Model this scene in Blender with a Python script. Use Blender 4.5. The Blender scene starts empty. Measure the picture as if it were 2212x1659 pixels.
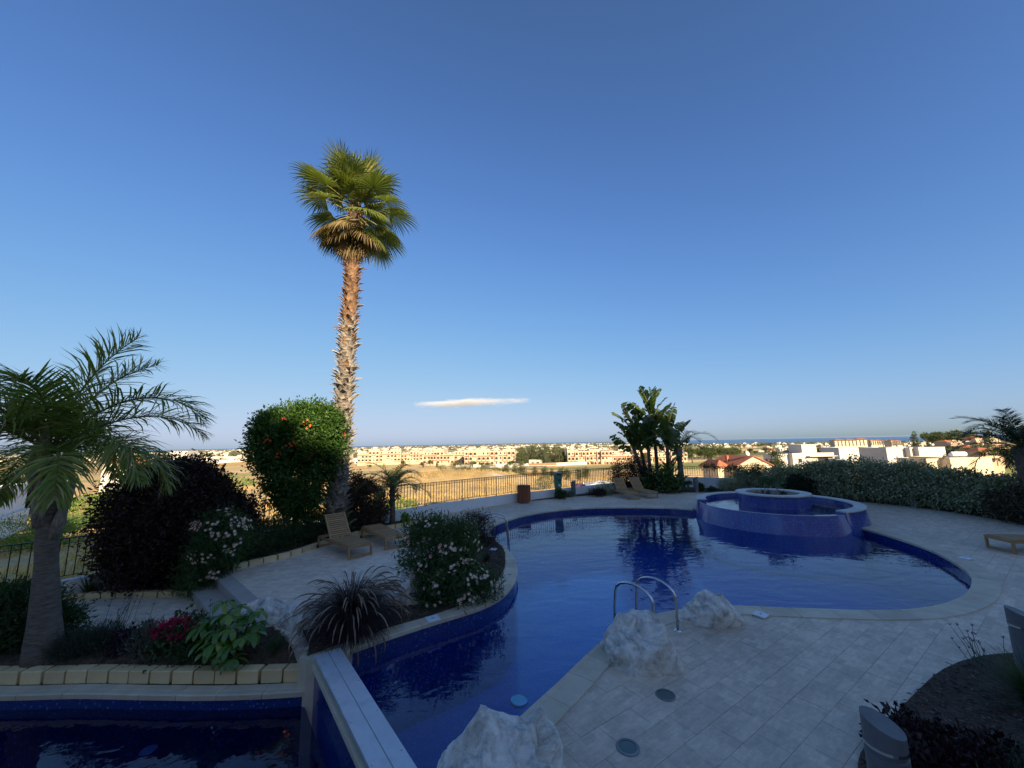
import bpy, bmesh, math, random
import numpy as np
from mathutils import Vector, Matrix, geometry, noise
random.seed(7); rng = np.random.default_rng(7)
R = math.radians; PI = math.pi
sc = bpy.context.scene; COL = sc.collection

# ---------------------------------------------------------------- camera, sky, sun, exposure
F_PX, W_PX, H_PX = 820.0, 2212.0, 1659.0
PITCH, ROLL, EYE = R(8.84), R(1.05), Vector((0, 0, 3.0))
FW = Vector((0, math.cos(PITCH), math.sin(PITCH)))
_rt = Vector((1, 0, 0)); _up = _rt.cross(FW)
RT = _rt*math.cos(ROLL) - _up*math.sin(ROLL); UP = _up*math.cos(ROLL) + _rt*math.sin(ROLL)
cd = bpy.data.cameras.new('camera'); cam = bpy.data.objects.new('camera', cd); COL.objects.link(cam)
cd.sensor_width = 36; cd.lens = 36*F_PX/W_PX; cd.clip_start = .05; cd.clip_end = 120000
cam.matrix_world = Matrix.Translation(EYE) @ Matrix((RT, UP, -FW)).transposed().to_4x4()
sc.camera = cam

SUN_AZ, SUN_EL = R(25), R(22)            # behind the camera, a little to the right
SUN = Vector((math.sin(SUN_AZ)*math.cos(SUN_EL), -math.cos(SUN_AZ)*math.cos(SUN_EL), math.sin(SUN_EL)))
wd = bpy.data.worlds.new('World'); sc.world = wd; wd.use_nodes = True
wn = wd.node_tree.nodes; wl = wd.node_tree.links
sky = wn.new('ShaderNodeTexSky'); sky.sky_type = 'NISHITA'; sky.sun_disc = False
sky.sun_elevation = SUN_EL; sky.sun_rotation = PI - SUN_AZ
sky.altitude = 60; sky.air_density = 1.0; sky.dust_density = .8; sky.ozone_density = 4.0
# film-like shoulder on the bright horizon: y*k/(1+y*b), y = c**g
def vm(op, a, b, c=None):
    n = wn.new('ShaderNodeVectorMath'); n.operation = op
    for i, x in enumerate((a, b, c)):
        if x is None: continue
        if isinstance(x, tuple): n.inputs[i].default_value = x
        else: wl.new(x, n.inputs[i])
    return n.outputs[0]
_c = vm('POWER', sky.outputs[0], (1.1, 1.4, 2.4))
_s = vm('DIVIDE', vm('MULTIPLY', _c, (.545, .708, .455)), vm('MULTIPLY_ADD', _c, (.1253, .2356, .1404), (1, 1, 1)))
wl.new(vm('MAXIMUM', _s, vm('MULTIPLY', sky.outputs[0], (.32, .32, .32))), wn['Background'].inputs[0])     # the glow round the sun stays as bright as it is
wn['Background'].inputs[1].default_value = .12
sd = bpy.data.lights.new('sun', 'SUN'); sd.energy = 5.0; sd.angle = R(.53); sd.color = (1, .80, .55)
so = bpy.data.objects.new('sun', sd); COL.objects.link(so); so.rotation_euler = SUN.to_track_quat('Z', 'Y').to_euler()
so.location = (20, -40, 40)
sc.view_settings.view_transform = 'Standard'; sc.view_settings.look = 'None'
sc.view_settings.gamma = 1; sc.view_settings.use_curve_mapping = False
sc.view_settings.exposure = 1.2
sc.render.engine = 'CYCLES'
cy = sc.cycles
cy.use_denoising = True; cy.max_bounces = 7; cy.diffuse_bounces = 3; cy.glossy_bounces = 4
cy.transmission_bounces = 4; cy.transparent_max_bounces = 12; cy.volume_bounces = 1
cy.caustics_reflective = False; cy.caustics_refractive = False; cy.sample_clamp_indirect = 6

# ---------------------------------------------------------------- pixel to place
def ray(u, v): return FW*F_PX + RT*(u - W_PX/2) - UP*(v - H_PX/2)
def G(u, v, z=0.0):                       # where the line of sight meets a level surface
    d = ray(u, v); return EYE + d*((z - EYE.z)/d.z)
def AY(u, v, y):                          # where it meets the upright plane y
    d = ray(u, v); return EYE + d*(y/d.y)
def ppm(P): return F_PX/((Vector(P) - EYE).dot(FW))      # pixels per metre at P
def ztop(P, v):                           # height at which the upright through P is seen at row v
    lo, hi = P[2] - 1, P[2] + 40
    for _ in range(40):
        m = (lo + hi)/2; d = Vector((P[0], P[1], m)) - EYE
        vv = H_PX/2 - F_PX*d.dot(UP)/d.dot(FW)
        if vv > v: lo = m
        else: hi = m
    return lo

# ---------------------------------------------------------------- building helpers
def tag(o, label=None, cat=None, group=None, kind=None):
    if label: o['label'] = label
    if cat: o['category'] = cat
    if group: o['group'] = group
    if kind: o['kind'] = kind
    return o
def org(p):
    v = Vector((0, 0, 0))
    while p is not None: v += p.location; p = p.parent
    return v
def thing(name, label, cat, loc=(0, 0, 0), group=None):
    o = bpy.data.objects.new(name, None); COL.objects.link(o); o.location = loc; o.empty_display_size = .2
    return tag(o, label, cat, group)
def link(name, me, parent=None, mats=()):
    for m in mats: me.materials.append(m)
    o = bpy.data.objects.new(name, me); COL.objects.link(o)
    if parent is not None: o.parent = parent
    return o
def copy_tree(o, parent=None):
    c = o.copy(); COL.objects.link(c); c.parent = parent
    for ch in o.children: copy_tree(ch, c)
    return c
def put(o, loc, rz=0, s=1):
    o.location = loc; o.rotation_euler = (0, 0, rz); o.scale = (s, s, s); return o

class MB:
    def __init__(s): s.v = []; s.f = []; s.m = []; s.uv = None
    def add(s, vs, fs, mi=0):
        n = len(s.v); s.v += [tuple(p) for p in vs]; s.f += [tuple(i + n for i in f) for f in fs]; s.m += [mi]*len(fs); return s
    def box(s, c, d, rz=0, mi=0, rx=0, taper=1):
        a, b, h = d[0]/2, d[1]/2, d[2]/2
        M = Matrix.Rotation(rz, 3, 'Z') @ Matrix.Rotation(rx, 3, 'X'); c = Vector(c)
        vs = [c + M @ Vector((x*a*(taper if z > 0 else 1), y*b*(taper if z > 0 else 1), z*h)) for z in (-1, 1) for y in (-1, 1) for x in (-1, 1)]
        return s.add(vs, [(0, 2, 3, 1), (4, 5, 7, 6), (0, 1, 5, 4), (1, 3, 7, 5), (3, 2, 6, 7), (2, 0, 4, 6)], mi)
    def bar(s, a, b, w, h=None, mi=0):
        a, b = Vector(a), Vector(b); h = h or w; d = (b - a).normalized()
        up = Vector((0, 0, 1)) if abs(d.z) < .95 else Vector((0, 1, 0))
        x = d.cross(up).normalized()*w/2; y = x.cross(d).normalized()*h/2
        vs = [p + i*x + j*y for p in (a, b) for i, j in ((-1, -1), (1, -1), (1, 1), (-1, 1))]
        return s.add(vs, [(3, 2, 1, 0), (4, 5, 6, 7), (0, 1, 5, 4), (1, 2, 6, 5), (2, 3, 7, 6), (3, 0, 4, 7)], mi)
    def tube(s, pts, r, n=8, mi=0, cap=True):
        pts = [Vector(p) for p in pts]; k = len(pts); rr = r if hasattr(r, '__len__') else [r]*k; vs = []
        x = None
        for i, p in enumerate(pts):
            d = (pts[min(i + 1, k - 1)] - pts[max(i - 1, 0)]).normalized()
            if x is None: x = d.orthogonal().normalized()
            else: x = (x - d*x.dot(d)).normalized()
            y = d.cross(x)
            vs += [p + (x*math.cos(2*PI*j/n) + y*math.sin(2*PI*j/n))*rr[i] for j in range(n)]
        fs = [(i*n + j, i*n + (j + 1) % n, (i + 1)*n + (j + 1) % n, (i + 1)*n + j) for i in range(k - 1) for j in range(n)]
        if cap: fs += [tuple(range(n))[::-1], tuple((k - 1)*n + j for j in range(n))]
        return s.add(vs, fs, mi)
    def lathe(s, prof, c=(0, 0, 0), n=24, mi=0, a0=0, a1=2*PI, closed=False):
        full = abs(a1 - a0 - 2*PI) < 1e-6; m = n if full else n + 1; k = len(prof)
        vs = [(c[0] + r*math.cos(a0 + (a1 - a0)*j/n), c[1] + r*math.sin(a0 + (a1 - a0)*j/n), c[2] + z) for r, z in prof for j in range(m)]
        fs = []
        for i in range(k if closed else k - 1):
            i2 = (i + 1) % k
            for j in range(n):
                j2 = (j + 1) % m
                fs.append((i*m + j, i*m + j2, i2*m + j2, i2*m + j))
        if closed and not full:
            fs += [tuple(i*m for i in range(k)), tuple(i*m + n for i in range(k))[::-1]]
        return s.add(vs, fs, mi)
    def prism(s, poly, z0, z1, mi=0, bottom=True):
        n = len(poly); tri = geometry.tessellate_polygon([[Vector((p[0], p[1], 0)) for p in poly]])
        vs = [(p[0], p[1], z0) for p in poly] + [(p[0], p[1], z1) for p in poly]
        ar = sum(poly[i][0]*poly[(i + 1) % n][1] - poly[(i + 1) % n][0]*poly[i][1] for i in range(n))
        fs = [(i, (i + 1) % n, n + (i + 1) % n, n + i) if ar > 0 else (n + i, n + (i + 1) % n, (i + 1) % n, i) for i in range(n)]
        def up(t):
            a, b, c = [poly[i] for i in t]
            return t if (b[0]-a[0])*(c[1]-a[1]) - (b[1]-a[1])*(c[0]-a[0]) > 0 else t[::-1]
        for t in tri:
            t = up(tuple(t)); fs.append(tuple(n + i for i in t))
            if bottom: fs.append(t[::-1])
        return s.add(vs, fs, mi)
    def build(s, name, mats, parent=None, smooth=False, local=False):
        if not isinstance(mats, (list, tuple)): mats = [mats]
        o0 = Vector((0, 0, 0)) if (parent is None or local) else org(parent)
        me = bpy.data.meshes.new(name)
        me.from_pydata([(p[0] - o0.x, p[1] - o0.y, p[2] - o0.z) for p in s.v], [], s.f)
        if len(mats) > 1: me.polygons.foreach_set('material_index', s.m)
        if smooth: me.polygons.foreach_set('use_smooth', [True]*len(s.f))
        me.update()
        return link(name, me, parent, mats)
def set_uv(o, fn):                       # fn(vertex in world) -> (u, v)
    me = o.data; uv = me.uv_layers.new(name='UVMap'); w = org(o)
    for l in me.loops:
        p = me.vertices[l.vertex_index].co; uv.data[l.index].uv = fn(p + w)
def np_mesh(name, V, Fc, mats, parent=None, rnd=None, smooth=False, local=False):
    """V (n,3), Fc list of arrays (m,3) or (m,4); rnd per vertex."""
    V = np.asarray(V, dtype=np.float32).copy()
    if parent is not None and not local: V -= np.array(org(parent), dtype=np.float32)
    if not isinstance(Fc, list): Fc = [Fc]
    me = bpy.data.meshes.new(name); me.vertices.add(len(V)); me.vertices.foreach_set('co', V.ravel())
    idx = np.concatenate([f.ravel() for f in Fc]).astype(np.int32)
    tot = np.concatenate([np.full(len(f), f.shape[1]) for f in Fc]).astype(np.int32)
    st = np.concatenate([[0], np.cumsum(tot)[:-1]]).astype(np.int32)
    me.loops.add(len(idx)); me.loops.foreach_set('vertex_index', idx)
    me.polygons.add(len(tot)); me.polygons.foreach_set('loop_start', st)
    if rnd is not None:
        a = me.attributes.new('rnd', 'FLOAT', 'POINT'); a.data.foreach_set('value', np.asarray(rnd, dtype=np.float32))
    me.update(calc_edges=True)
    me.polygons.foreach_set('use_smooth', np.full(len(tot), smooth))
    if not isinstance(mats, (list, tuple)): mats = [mats]
    return link(name, me, parent, mats)
def unit(a): return a/np.maximum(np.linalg.norm(a, axis=-1, keepdims=True), 1e-9)
def catmull(P, step=.15, closed=False):
    P = [Vector((p[0], p[1], 0)) for p in P]; n = len(P); out = []
    for i in range(n if closed else n - 1):
        g = lambda k: P[k % n] if closed else P[max(0, min(n - 1, k))]
        a, b, c, d = g(i - 1), g(i), g(i + 1), g(i + 2); m = max(1, int((c - b).length/step + .5))
        for j in range(m):
            t = j/m
            out.append(.5*((2*b) + (c - a)*t + (2*a - 5*b + 4*c - d)*t*t + (3*b - a - 3*c + d)*t**3))
    if not closed: out.append(P[-1])
    return [(p.x, p.y) for p in out]
def offset(P, d, closed=False):          # to the right of travel for d > 0
    n = len(P); out = []
    for i in range(n):
        a = P[(i - 1) % n] if (closed or i > 0) else P[0]; b = P[(i + 1) % n] if (closed or i < n - 1) else P[-1]
        t = Vector((b[0] - a[0], b[1] - a[1])).normalized(); out.append((P[i][0] + t.y*d, P[i][1] - t.x*d))
    return out
def inside(x, y, poly):
    x = np.asarray(x, float); y = np.asarray(y, float); r = np.zeros(x.shape, bool); n = len(poly)
    for i in range(n):
        x0, y0 = poly[i]; x1, y1 = poly[(i + 1) % n]
        if y0 == y1: continue
        c = ((y0 > y) != (y1 > y)) & (x < (x1 - x0)*(y - y0)/(y1 - y0) + x0); r ^= c
    return r

# ---------------------------------------------------------------- materials
def nt(name):
    m = bpy.data.materials.new(name); m.use_nodes = True; t = m.node_tree
    return m, t.nodes, t.links, t.nodes['Principled BSDF']
def ramp(N, L, fac, stops):
    r = N.new('ShaderNodeValToRGB'); e = r.color_ramp.elements
    while len(e) > 1: e.remove(e[-1])
    e[0].position = stops[0][0]; e[0].color = (*stops[0][1], 1)
    for p, c in stops[1:]:
        k = e.new(p); k.color = (*c, 1)
    L.new(fac, r.inputs[0]); return r.outputs[0]
def mixc(N, L, f, a, b, mode='MIX'):
    m = N.new('ShaderNodeMix'); m.data_type = 'RGBA'; m.blend_type = mode
    for s, x in ((0, f), (6, a), (7, b)):
        if hasattr(x, 'node'): L.new(x, m.inputs[s])
        elif isinstance(x, tuple): m.inputs[s].default_value = (*x, 1)
        else: m.inputs[s].default_value = x
    return m.outputs[2]
def tc(N, kind='Object'): return N.new('ShaderNodeTexCoord').outputs[kind]
def wpos(N): return N.new('ShaderNodeNewGeometry').outputs['Position']
def noi(N, L, vec, scale, detail=4, rough=.55, dist=0, stretch=None):
    if stretch:
        mp = N.new('ShaderNodeMapping'); mp.inputs['Scale'].default_value = stretch; L.new(vec, mp.inputs[0]); vec = mp.outputs[0]
    n = N.new('ShaderNodeTexNoise'); n.inputs['Scale'].default_value = scale; n.inputs['Detail'].default_value = detail
    n.inputs['Roughness'].default_value = rough; n.inputs['Distortion'].default_value = dist; L.new(vec, n.inputs['Vector']); return n.outputs[0]
def bump(N, L, b, h, st, dist=.02):
    n = N.new('ShaderNodeBump'); n.inputs['Strength'].default_value = st; n.inputs['Distance'].default_value = dist
    L.new(h, n.inputs['Height']); L.new(n.outputs[0], b.inputs['Normal']); return n
def M_noise(name, c1, c2, scale, rough=.8, bst=.3, bscale=None, bdist=.02, world=False, metal=0, c3=None, stretch=None, spec=.3, rand=0):
    m, N, L, b = nt(name); co = wpos(N) if world else tc(N)
    f = noi(N, L, co, scale, 6, .6, stretch=stretch)
    st = [(.3, c1), (.7, c2)] if c3 is None else [(.28, c1), (.5, c2), (.72, c3)]
    c = ramp(N, L, f, st)
    if rand:
        oi = N.new('ShaderNodeObjectInfo'); mr = N.new('ShaderNodeMapRange'); L.new(oi.outputs['Random'], mr.inputs[0])
        mr.inputs[3].default_value = 1 - rand; mr.inputs[4].default_value = 1 + rand
        c = mixc(N, L, 1.0, c, mr.outputs[0], 'MULTIPLY')
    L.new(c, b.inputs['Base Color']); b.inputs['Roughness'].default_value = rough; b.inputs['Metallic'].default_value = metal
    b.inputs['Specular IOR Level'].default_value = spec
    if bst: bump(N, L, b, noi(N, L, co, bscale or scale*4, 5, .65, stretch=stretch), bst, bdist)
    return m
def M_leaf(name, c1, c2, c3=None, trans=.3, rough=.5, spec=.3):
    m, N, L, b = nt(name); a = N.new('ShaderNodeAttribute'); a.attribute_name = 'rnd'
    st = [(0, c1), (1, c2)] if c3 is None else [(0, c1), (.7, c2), (1, c3)]
    c = ramp(N, L, a.outputs['Fac'], st)
    L.new(c, b.inputs['Base Color']); b.inputs['Roughness'].default_value = rough; b.inputs['Specular IOR Level'].default_value = spec
    t = N.new('ShaderNodeBsdfTranslucent'); L.new(mixc(N, L, 1.0, c, (1.5, 1.7, .7), 'MULTIPLY'), t.inputs[0])
    mx = N.new('ShaderNodeMixShader'); mx.inputs[0].default_value = trans; L.new(b.outputs[0], mx.inputs[1]); L.new(t.outputs[0], mx.inputs[2])
    L.new(mx.outputs[0], N['Material Output'].inputs[0]); return m
def M_plain(name, c, rough=.6, metal=0, spec=.4):
    return M_noise(name, tuple(x*.9 for x in c), tuple(min(1, x*1.08) for x in c), 3, rough, .05, 40, .005, metal=metal, spec=spec)

def M_mosaic(name, c1, c2, grout, scum=None, scale=40, rough=.12, zband=None):
    m, N, L, b = nt(name); uv = tc(N, 'UV')
    br = N.new('ShaderNodeTexBrick'); br.offset = 0; br.squash = 1; L.new(uv, br.inputs['Vector'])
    br.inputs['Scale'].default_value = 1; br.inputs['Brick Width'].default_value = 1/scale; br.inputs['Row Height'].default_value = 1/scale
    br.inputs['Mortar Size'].default_value = .0022; br.inputs['Mortar Smooth'].default_value = .1; br.inputs['Bias'].default_value = 0
    br.inputs['Color1'].default_value = (*c1, 1); br.inputs['Color2'].default_value = (*c2, 1); br.inputs['Mortar'].default_value = (*grout, 1)
    c = br.outputs['Color']
    if scum:
        f = noi(N, L, uv, 1.6, 6, .7, stretch=(1, .35, 1))
        c = mixc(N, L, ramp(N, L, f, [(.45, (0, 0, 0)), (.8, (.55, .55, .55))]), c, scum)
    b.inputs['Roughness'].default_value = rough; b.inputs['Specular IOR Level'].default_value = .6
    # every tessera sits at its own slight tilt
    wn_ = N.new('ShaderNodeTexWhiteNoise'); wn_.noise_dimensions = '2D'
    sn = N.new('ShaderNodeVectorMath'); sn.operation = 'SNAP'; L.new(uv, sn.inputs[0]); sn.inputs[1].default_value = (1/scale, 1/scale, 1)
    L.new(sn.outputs[0], wn_.inputs['Vector'])
    bump(N, L, b, wn_.outputs['Value'], .25, .01)
    c = mixc(N, L, ramp(N, L, wn_.outputs['Value'], [(.90, (0, 0, 0)), (.97, (.45, .45, .45))]), c, (.10, .20, .60))      # random tesserae coloured paler for sparkle
    L.new(c, b.inputs['Base Color'])
    return m
def M_water(name, tint, wave, wscale, stretch=(1, 1, 1), ior=1.62):
    m, N, L, b = nt(name); N.remove(b)
    co = wpos(N)
    h = noi(N, L, co, wscale, 3, .5, .6, stretch); h2 = noi(N, L, co, wscale*4, 2, .5, .3, stretch)
    ad = N.new('ShaderNodeMath'); ad.operation = 'MULTIPLY_ADD'; L.new(h2, ad.inputs[0]); ad.inputs[1].default_value = .12; L.new(h, ad.inputs[2])
    bn = N.new('ShaderNodeBump'); bn.inputs['Strength'].default_value = 1; bn.inputs['Distance'].default_value = wave; L.new(ad.outputs[0], bn.inputs['Height'])
    fr = N.new('ShaderNodeFresnel'); fr.inputs[0].default_value = ior; L.new(bn.outputs[0], fr.inputs[1])
    gl = N.new('ShaderNodeBsdfGlossy'); gl.inputs['Roughness'].default_value = .015; L.new(bn.outputs[0], gl.inputs['Normal'])
    tr = N.new('ShaderNodeBsdfTransparent'); tr.inputs[0].default_value = (*tint, 1)
    bf = N.new('ShaderNodeMath'); bf.operation = 'SUBTRACT'; bf.use_clamp = True; L.new(fr.outputs[0], bf.inputs[0]); L.new(N.new('ShaderNodeNewGeometry').outputs['Backfacing'], bf.inputs[1])   # light leaves freely from below
    mx = N.new('ShaderNodeMixShader'); L.new(bf.outputs[0], mx.inputs[0]); L.new(tr.outputs[0], mx.inputs[1]); L.new(gl.outputs[0], mx.inputs[2])
    L.new(mx.outputs[0], N['Material Output'].inputs[0]); return m
def M_paving(name, ang, base, mw):
    """porcelain slabs printed with small stone pieces"""
    m, N, L, b = nt(name); mp = N.new('ShaderNodeMapping'); mp.vector_type = 'POINT'; mp.inputs['Rotation'].default_value = (0, 0, -ang); L.new(wpos(N), mp.inputs[0])
    co = mp.outputs[0]
    def brick(bw, rh, c1, c2, off=.5, mort=.0):
        br = N.new('ShaderNodeTexBrick'); br.offset = off; L.new(co, br.inputs['Vector']); br.inputs['Scale'].default_value = 1
        br.inputs['Brick Width'].default_value = bw; br.inputs['Row Height'].default_value = rh; br.inputs['Mortar Size'].default_value = mort
        br.inputs['Color1'].default_value = (*c1, 1); br.inputs['Color2'].default_value = (*c2, 1); br.inputs['Mortar'].default_value = (*[x*.8 for x in c1], 1); return br
    k = lambda s: tuple(x*s for x in base)
    a = brick(.165, .11, k(1.18), k(.66), .37, .002); c = a.outputs['Color']
    c = mixc(N, L, .35, c, brick(.33, .165, k(1.1), k(.8), .3).outputs['Color']); c = mixc(N, L, .3, c, brick(mw, .33, k(1.12), k(.86), .5).outputs['Color'])
    g = noi(N, L, co, 9, 6, .7, .4, (1, 2.2, 1)); c = mixc(N, L, 1.0, c, ramp(N, L, g, [(.3, (.80, .80, .82)), (.7, (1.16, 1.14, 1.1))]), 'MULTIPLY')
    g2 = noi(N, L, co, .45, 4, .6); c = mixc(N, L, 1.0, c, ramp(N, L, g2, [(.35, (.86, .86, .86)), (.65, (1.08, 1.08, 1.08))]), 'MULTIPLY')
    L.new(c, b.inputs['Base Color']); b.inputs['Roughness'].default_value = .55; b.inputs['Specular IOR Level'].default_value = .35
    bump(N, L, b, mixc(N, L, .5, g, a.outputs['Fac']), .25, .004); return m

iron = M_plain('wrought_iron', (.018, .014, .013), .5)
white = M_noise('white_stucco', (.66, .66, .66), (.78, .78, .77), 1.2, .85, .25, 40, .006, world=True)
teak = M_noise('teak', (.30, .17, .075), (.42, .26, .12), 5, .6, .2, 40, .004, stretch=(1, 9, 9), rand=.15)
cedar = M_noise('stained_wood', (.20, .065, .03), (.30, .10, .045), 6, .5, .2, 40, .004, stretch=(6, 6, 1), rand=.15)
steel = M_noise('brushed_steel', (.55, .55, .55), (.66, .66, .66), 12, .22, .03, 80, .002, metal=1)
plate = M_noise('galvanised_plate', (.42, .45, .48), (.60, .63, .66), 2.5, .42, .12, 30, .004, metal=.35, c3=(.50, .53, .57))
coping_m = M_noise('coping_stone', (.50, .42, .30), (.64, .55, .41), 3, .7, .25, 30, .006, rand=.12)
block_m = M_noise('sandstone_block', (.62, .46, .23), (.75, .58, .33), 3.5, .85, .35, 25, .01, rand=.1)
concrete = M_noise('concrete', (.34, .30, .26), (.44, .40, .35), 2, .85, .3, 30, .008)
grout_m = M_noise('grout', (.42, .36, .30), (.50, .43, .36), 2, .95, .2, 60, .004, world=True)
soil = M_noise('mulch_soil', (.035, .024, .017), (.085, .058, .040), 14, 1, .9, 45, .03, world=True, c3=(.13, .095, .07))
mosaic_pool = M_mosaic('pool_mosaic', (.004, .013, .11), (.009, .030, .21), (.02, .045, .16))
mosaic_fount = M_mosaic('fountain_mosaic', (.014, .034, .19), (.03, .06, .30), (.15, .18, .36), scum=(.17, .20, .36), scale=24)
mosaic_floor = M_mosaic('floor_mosaic', (.002, .035, .25), (.004, .055, .34), (.015, .09, .34))
pool_water_m = M_water('pool_water', (.50, .82, 1.0), .012, 1.1, (1, 1.8, 1))
bark = M_noise('bark', (.09, .065, .05), (.19, .15, .12), 8, .95, .8, 18, .03)
pave_r = M_paving('paving_slab', R(34), (.66, .53, .40), .5)
pave_l = M_paving('paving_slab_lightened', R(-6), (.80, .66, .52), .5)  # same slabs on the left, colour raised for the brighter light there
# ---------------------------------------------------------------- terrain and sea
HILL = (262, 205)
def th(x, y):
    x = np.asarray(x, float); y = np.asarray(y, float); r = np.hypot(x, y); az = np.degrees(np.arctan2(x, y))
    z = np.interp(r, [0, 16, 24, 34, 60, 120, 250, 500, 1000, 2000, 4000, 6000, 12000, 30000], [-1.7, -1.8, -2.0, -2.6, -4.6, -7.6, -11.8, -17, -25, -34, -43, -47, -50, -51])
    s = np.clip((az - 14)/22, 0, 1); s = s*s*(3 - 2*s); s = np.where(np.abs(az) > 100, 0, s)
    z = z - s*np.interp(r, [0, 26, 45, 100, 250, 600], [0, .3, 3.4, 4.0, 2.0, 0])
    z = z + 12*np.exp(-((x - HILL[0])**2 + (y - HILL[1])**2)/(2*70**2))
    z = z + 2.9*np.exp(-(((x + 13)/13)**2 + ((y - 92)/9)**2)/2) + 1.2*np.exp(-(((x + 55)/20)**2 + ((y - 75)/14)**2)/2)
    und = np.sin(x*.021 + 1.3)*np.sin(y*.017 + .4) + .5*np.sin(x*.057 + y*.043)
    z = z + und*np.interp(r, [0, 30, 80, 400, 1500, 6000], [0, .05, .35, .7, 2.0, 3.0])
    z = z + .2*np.sin(x*.9 + .7*y)*np.sin(y*.7 - .3*x)*np.interp(r, [0, 25, 40, 150, 300], [0, .3, 1, 1, 0])
    c = np.clip((az - 12)/12, 0, 1)*np.clip((r - 5000)/900, 0, 1)
    return z*(1 - c) + -66*c
def th1(x, y): return float(th(x, y))
def tcol(x, y):
    r = np.hypot(x, y); az = np.degrees(np.arctan2(x, y)); n = len(x)
    nz = np.array([noise.fractal((a*.012, b*.012, 0), .8, 2.1, 4) for a, b in zip(x, y)])
    n2 = np.array([noise.fractal((a*.0023 + 9, b*.0023, 3), .8, 2.1, 4) for a, b in zip(x, y)])
    n3 = np.array([noise.fractal((a*.16 + 9, b*.16, 3), .8, 2.1, 3) for a, b in zip(x, y)])
    C = np.tile(np.array([.62, .46, .23]), (n, 1))
    def mix(m, c): C[:] = C*(1 - m[:, None]) + np.array(c)*m[:, None]
    sm = lambda t, a, b: np.clip((t - a)/(b - a), 0, 1)
    mix(sm(n3, .1, .7)*sm(-r, -160, -60)*.6, (.50, .35, .17))
    mix(sm(nz, .0, .5)*.5, (.55, .37, .165)); mix(sm(-nz, .1, .5)*.55, (.68, .54, .31))
    far = sm(r, 330, 620); mix(far*sm(n2, -.25, .25), (.15, .16, .075)); mix(far*sm(-n2, .2, .6)*.5, (.52, .37, .17))
    mix(sm(r, 1500, 5000)*.65, (.13, .14, .085))
    def ell(cx, cy, rx, ry, c, soft=.35, k=.95):
        d = np.hypot((x - cx)/rx, (y - cy)/ry) + nz*.25; mix(sm(-d, -1, -1 + soft)*k, c)
    ell(45, 205, 75, 34, (.26, .27, .10)); ell(30, 232, 95, 12, (.40, .34, .15)); ell(42, 192, 70, 5, (.09, .12, .04), k=.8)
    ell(4, 138, 26, 22, (.36, .19, .075)); ell(-13, 88, 16, 9, (.47, .33, .14)); ell(-3, 86, 4, 4, (.70, .61, .45), .7, .8)
    ell(150, 160, 60, 40, (.27, .29, .10)); ell(118, 225, 45, 40, (.22, .26, .09)); ell(90, 118, 22, 16, (.36, .30, .16))
    ell(-170, 210, 120, 24, (.30, .31, .12), k=.8); ell(-95, 62, 40, 16, (.56, .42, .20))
    ell(-420, 640, 320, 130, (.58, .37, .13)); ell(-300, 480, 260, 30, (.46, .25, .09), k=.7); ell(310, 1500, 330, 160, (.50, .33, .15))
    ell(HILL[0], HILL[1], 120, 100, (.16, .16, .08), k=.7)
    return C
rs = np.concatenate([np.linspace(.5, 14, 8), np.geomspace(15, 20000, 230)])
azs = np.radians(np.concatenate([np.linspace(-66, 66, 420), np.linspace(70, 290, 56)]))
RR, AA = np.meshgrid(rs, azs, indexing='ij'); TX = (RR*np.sin(AA)).ravel(); TY = (RR*np.cos(AA)).ravel()
nr, na = RR.shape
ii, jj = np.meshgrid(np.arange(nr - 1), np.arange(na), indexing='ij'); j2 = (jj + 1) % na
TF = np.stack([ii*na + jj, (ii + 1)*na + jj, (ii + 1)*na + j2, ii*na + j2], -1).reshape(-1, 4)[:, ::-1]
m_ter, N, L, b = nt('dry_fields'); at = N.new('ShaderNodeAttribute'); at.attribute_name = 'col'
f = noi(N, L, wpos(N), .55, 8, .75); f2 = noi(N, L, wpos(N), 5, 4, .7)
c = mixc(N, L, 1.0, at.outputs['Color'], ramp(N, L, f, [(.3, (.72, .72, .70)), (.7, (1.22, 1.2, 1.15))]), 'MULTIPLY')
c = mixc(N, L, 1.0, c, ramp(N, L, f2, [(.3, (.8, .8, .8)), (.7, (1.15, 1.15, 1.15))]), 'MULTIPLY')
L.new(c, b.inputs['Base Color']); b.inputs['Roughness'].default_value = 1; b.inputs['Specular IOR Level'].default_value = .1
bump(N, L, b, f2, .8, .25)
ter = np_mesh('terrain', np.stack([TX, TY, th(TX, TY)], -1), TF, m_ter, smooth=True); tag(ter, kind='structure')
ca = ter.data.attributes.new('col', 'FLOAT_COLOR', 'POINT'); cc = tcol(TX, TY)
ca.data.foreach_set('color', np.concatenate([cc, np.ones((len(cc), 1))], 1).astype(np.float32).ravel())
m_sea, N, L, b = nt('sea'); b.inputs['Base Color'].default_value = (.03, .085, .17, 1); b.inputs['Roughness'].default_value = .35
bump(N, L, b, noi(N, L, wpos(N), .05, 4, .6), .5, 2)
mb = MB(); mb.lathe([(.1, 0), (3000, 0), (8000, 0), (24000, 0), (60000, 0)], (0, 0, -55), 96); tag(mb.build('sea', m_sea), kind='structure')

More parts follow.
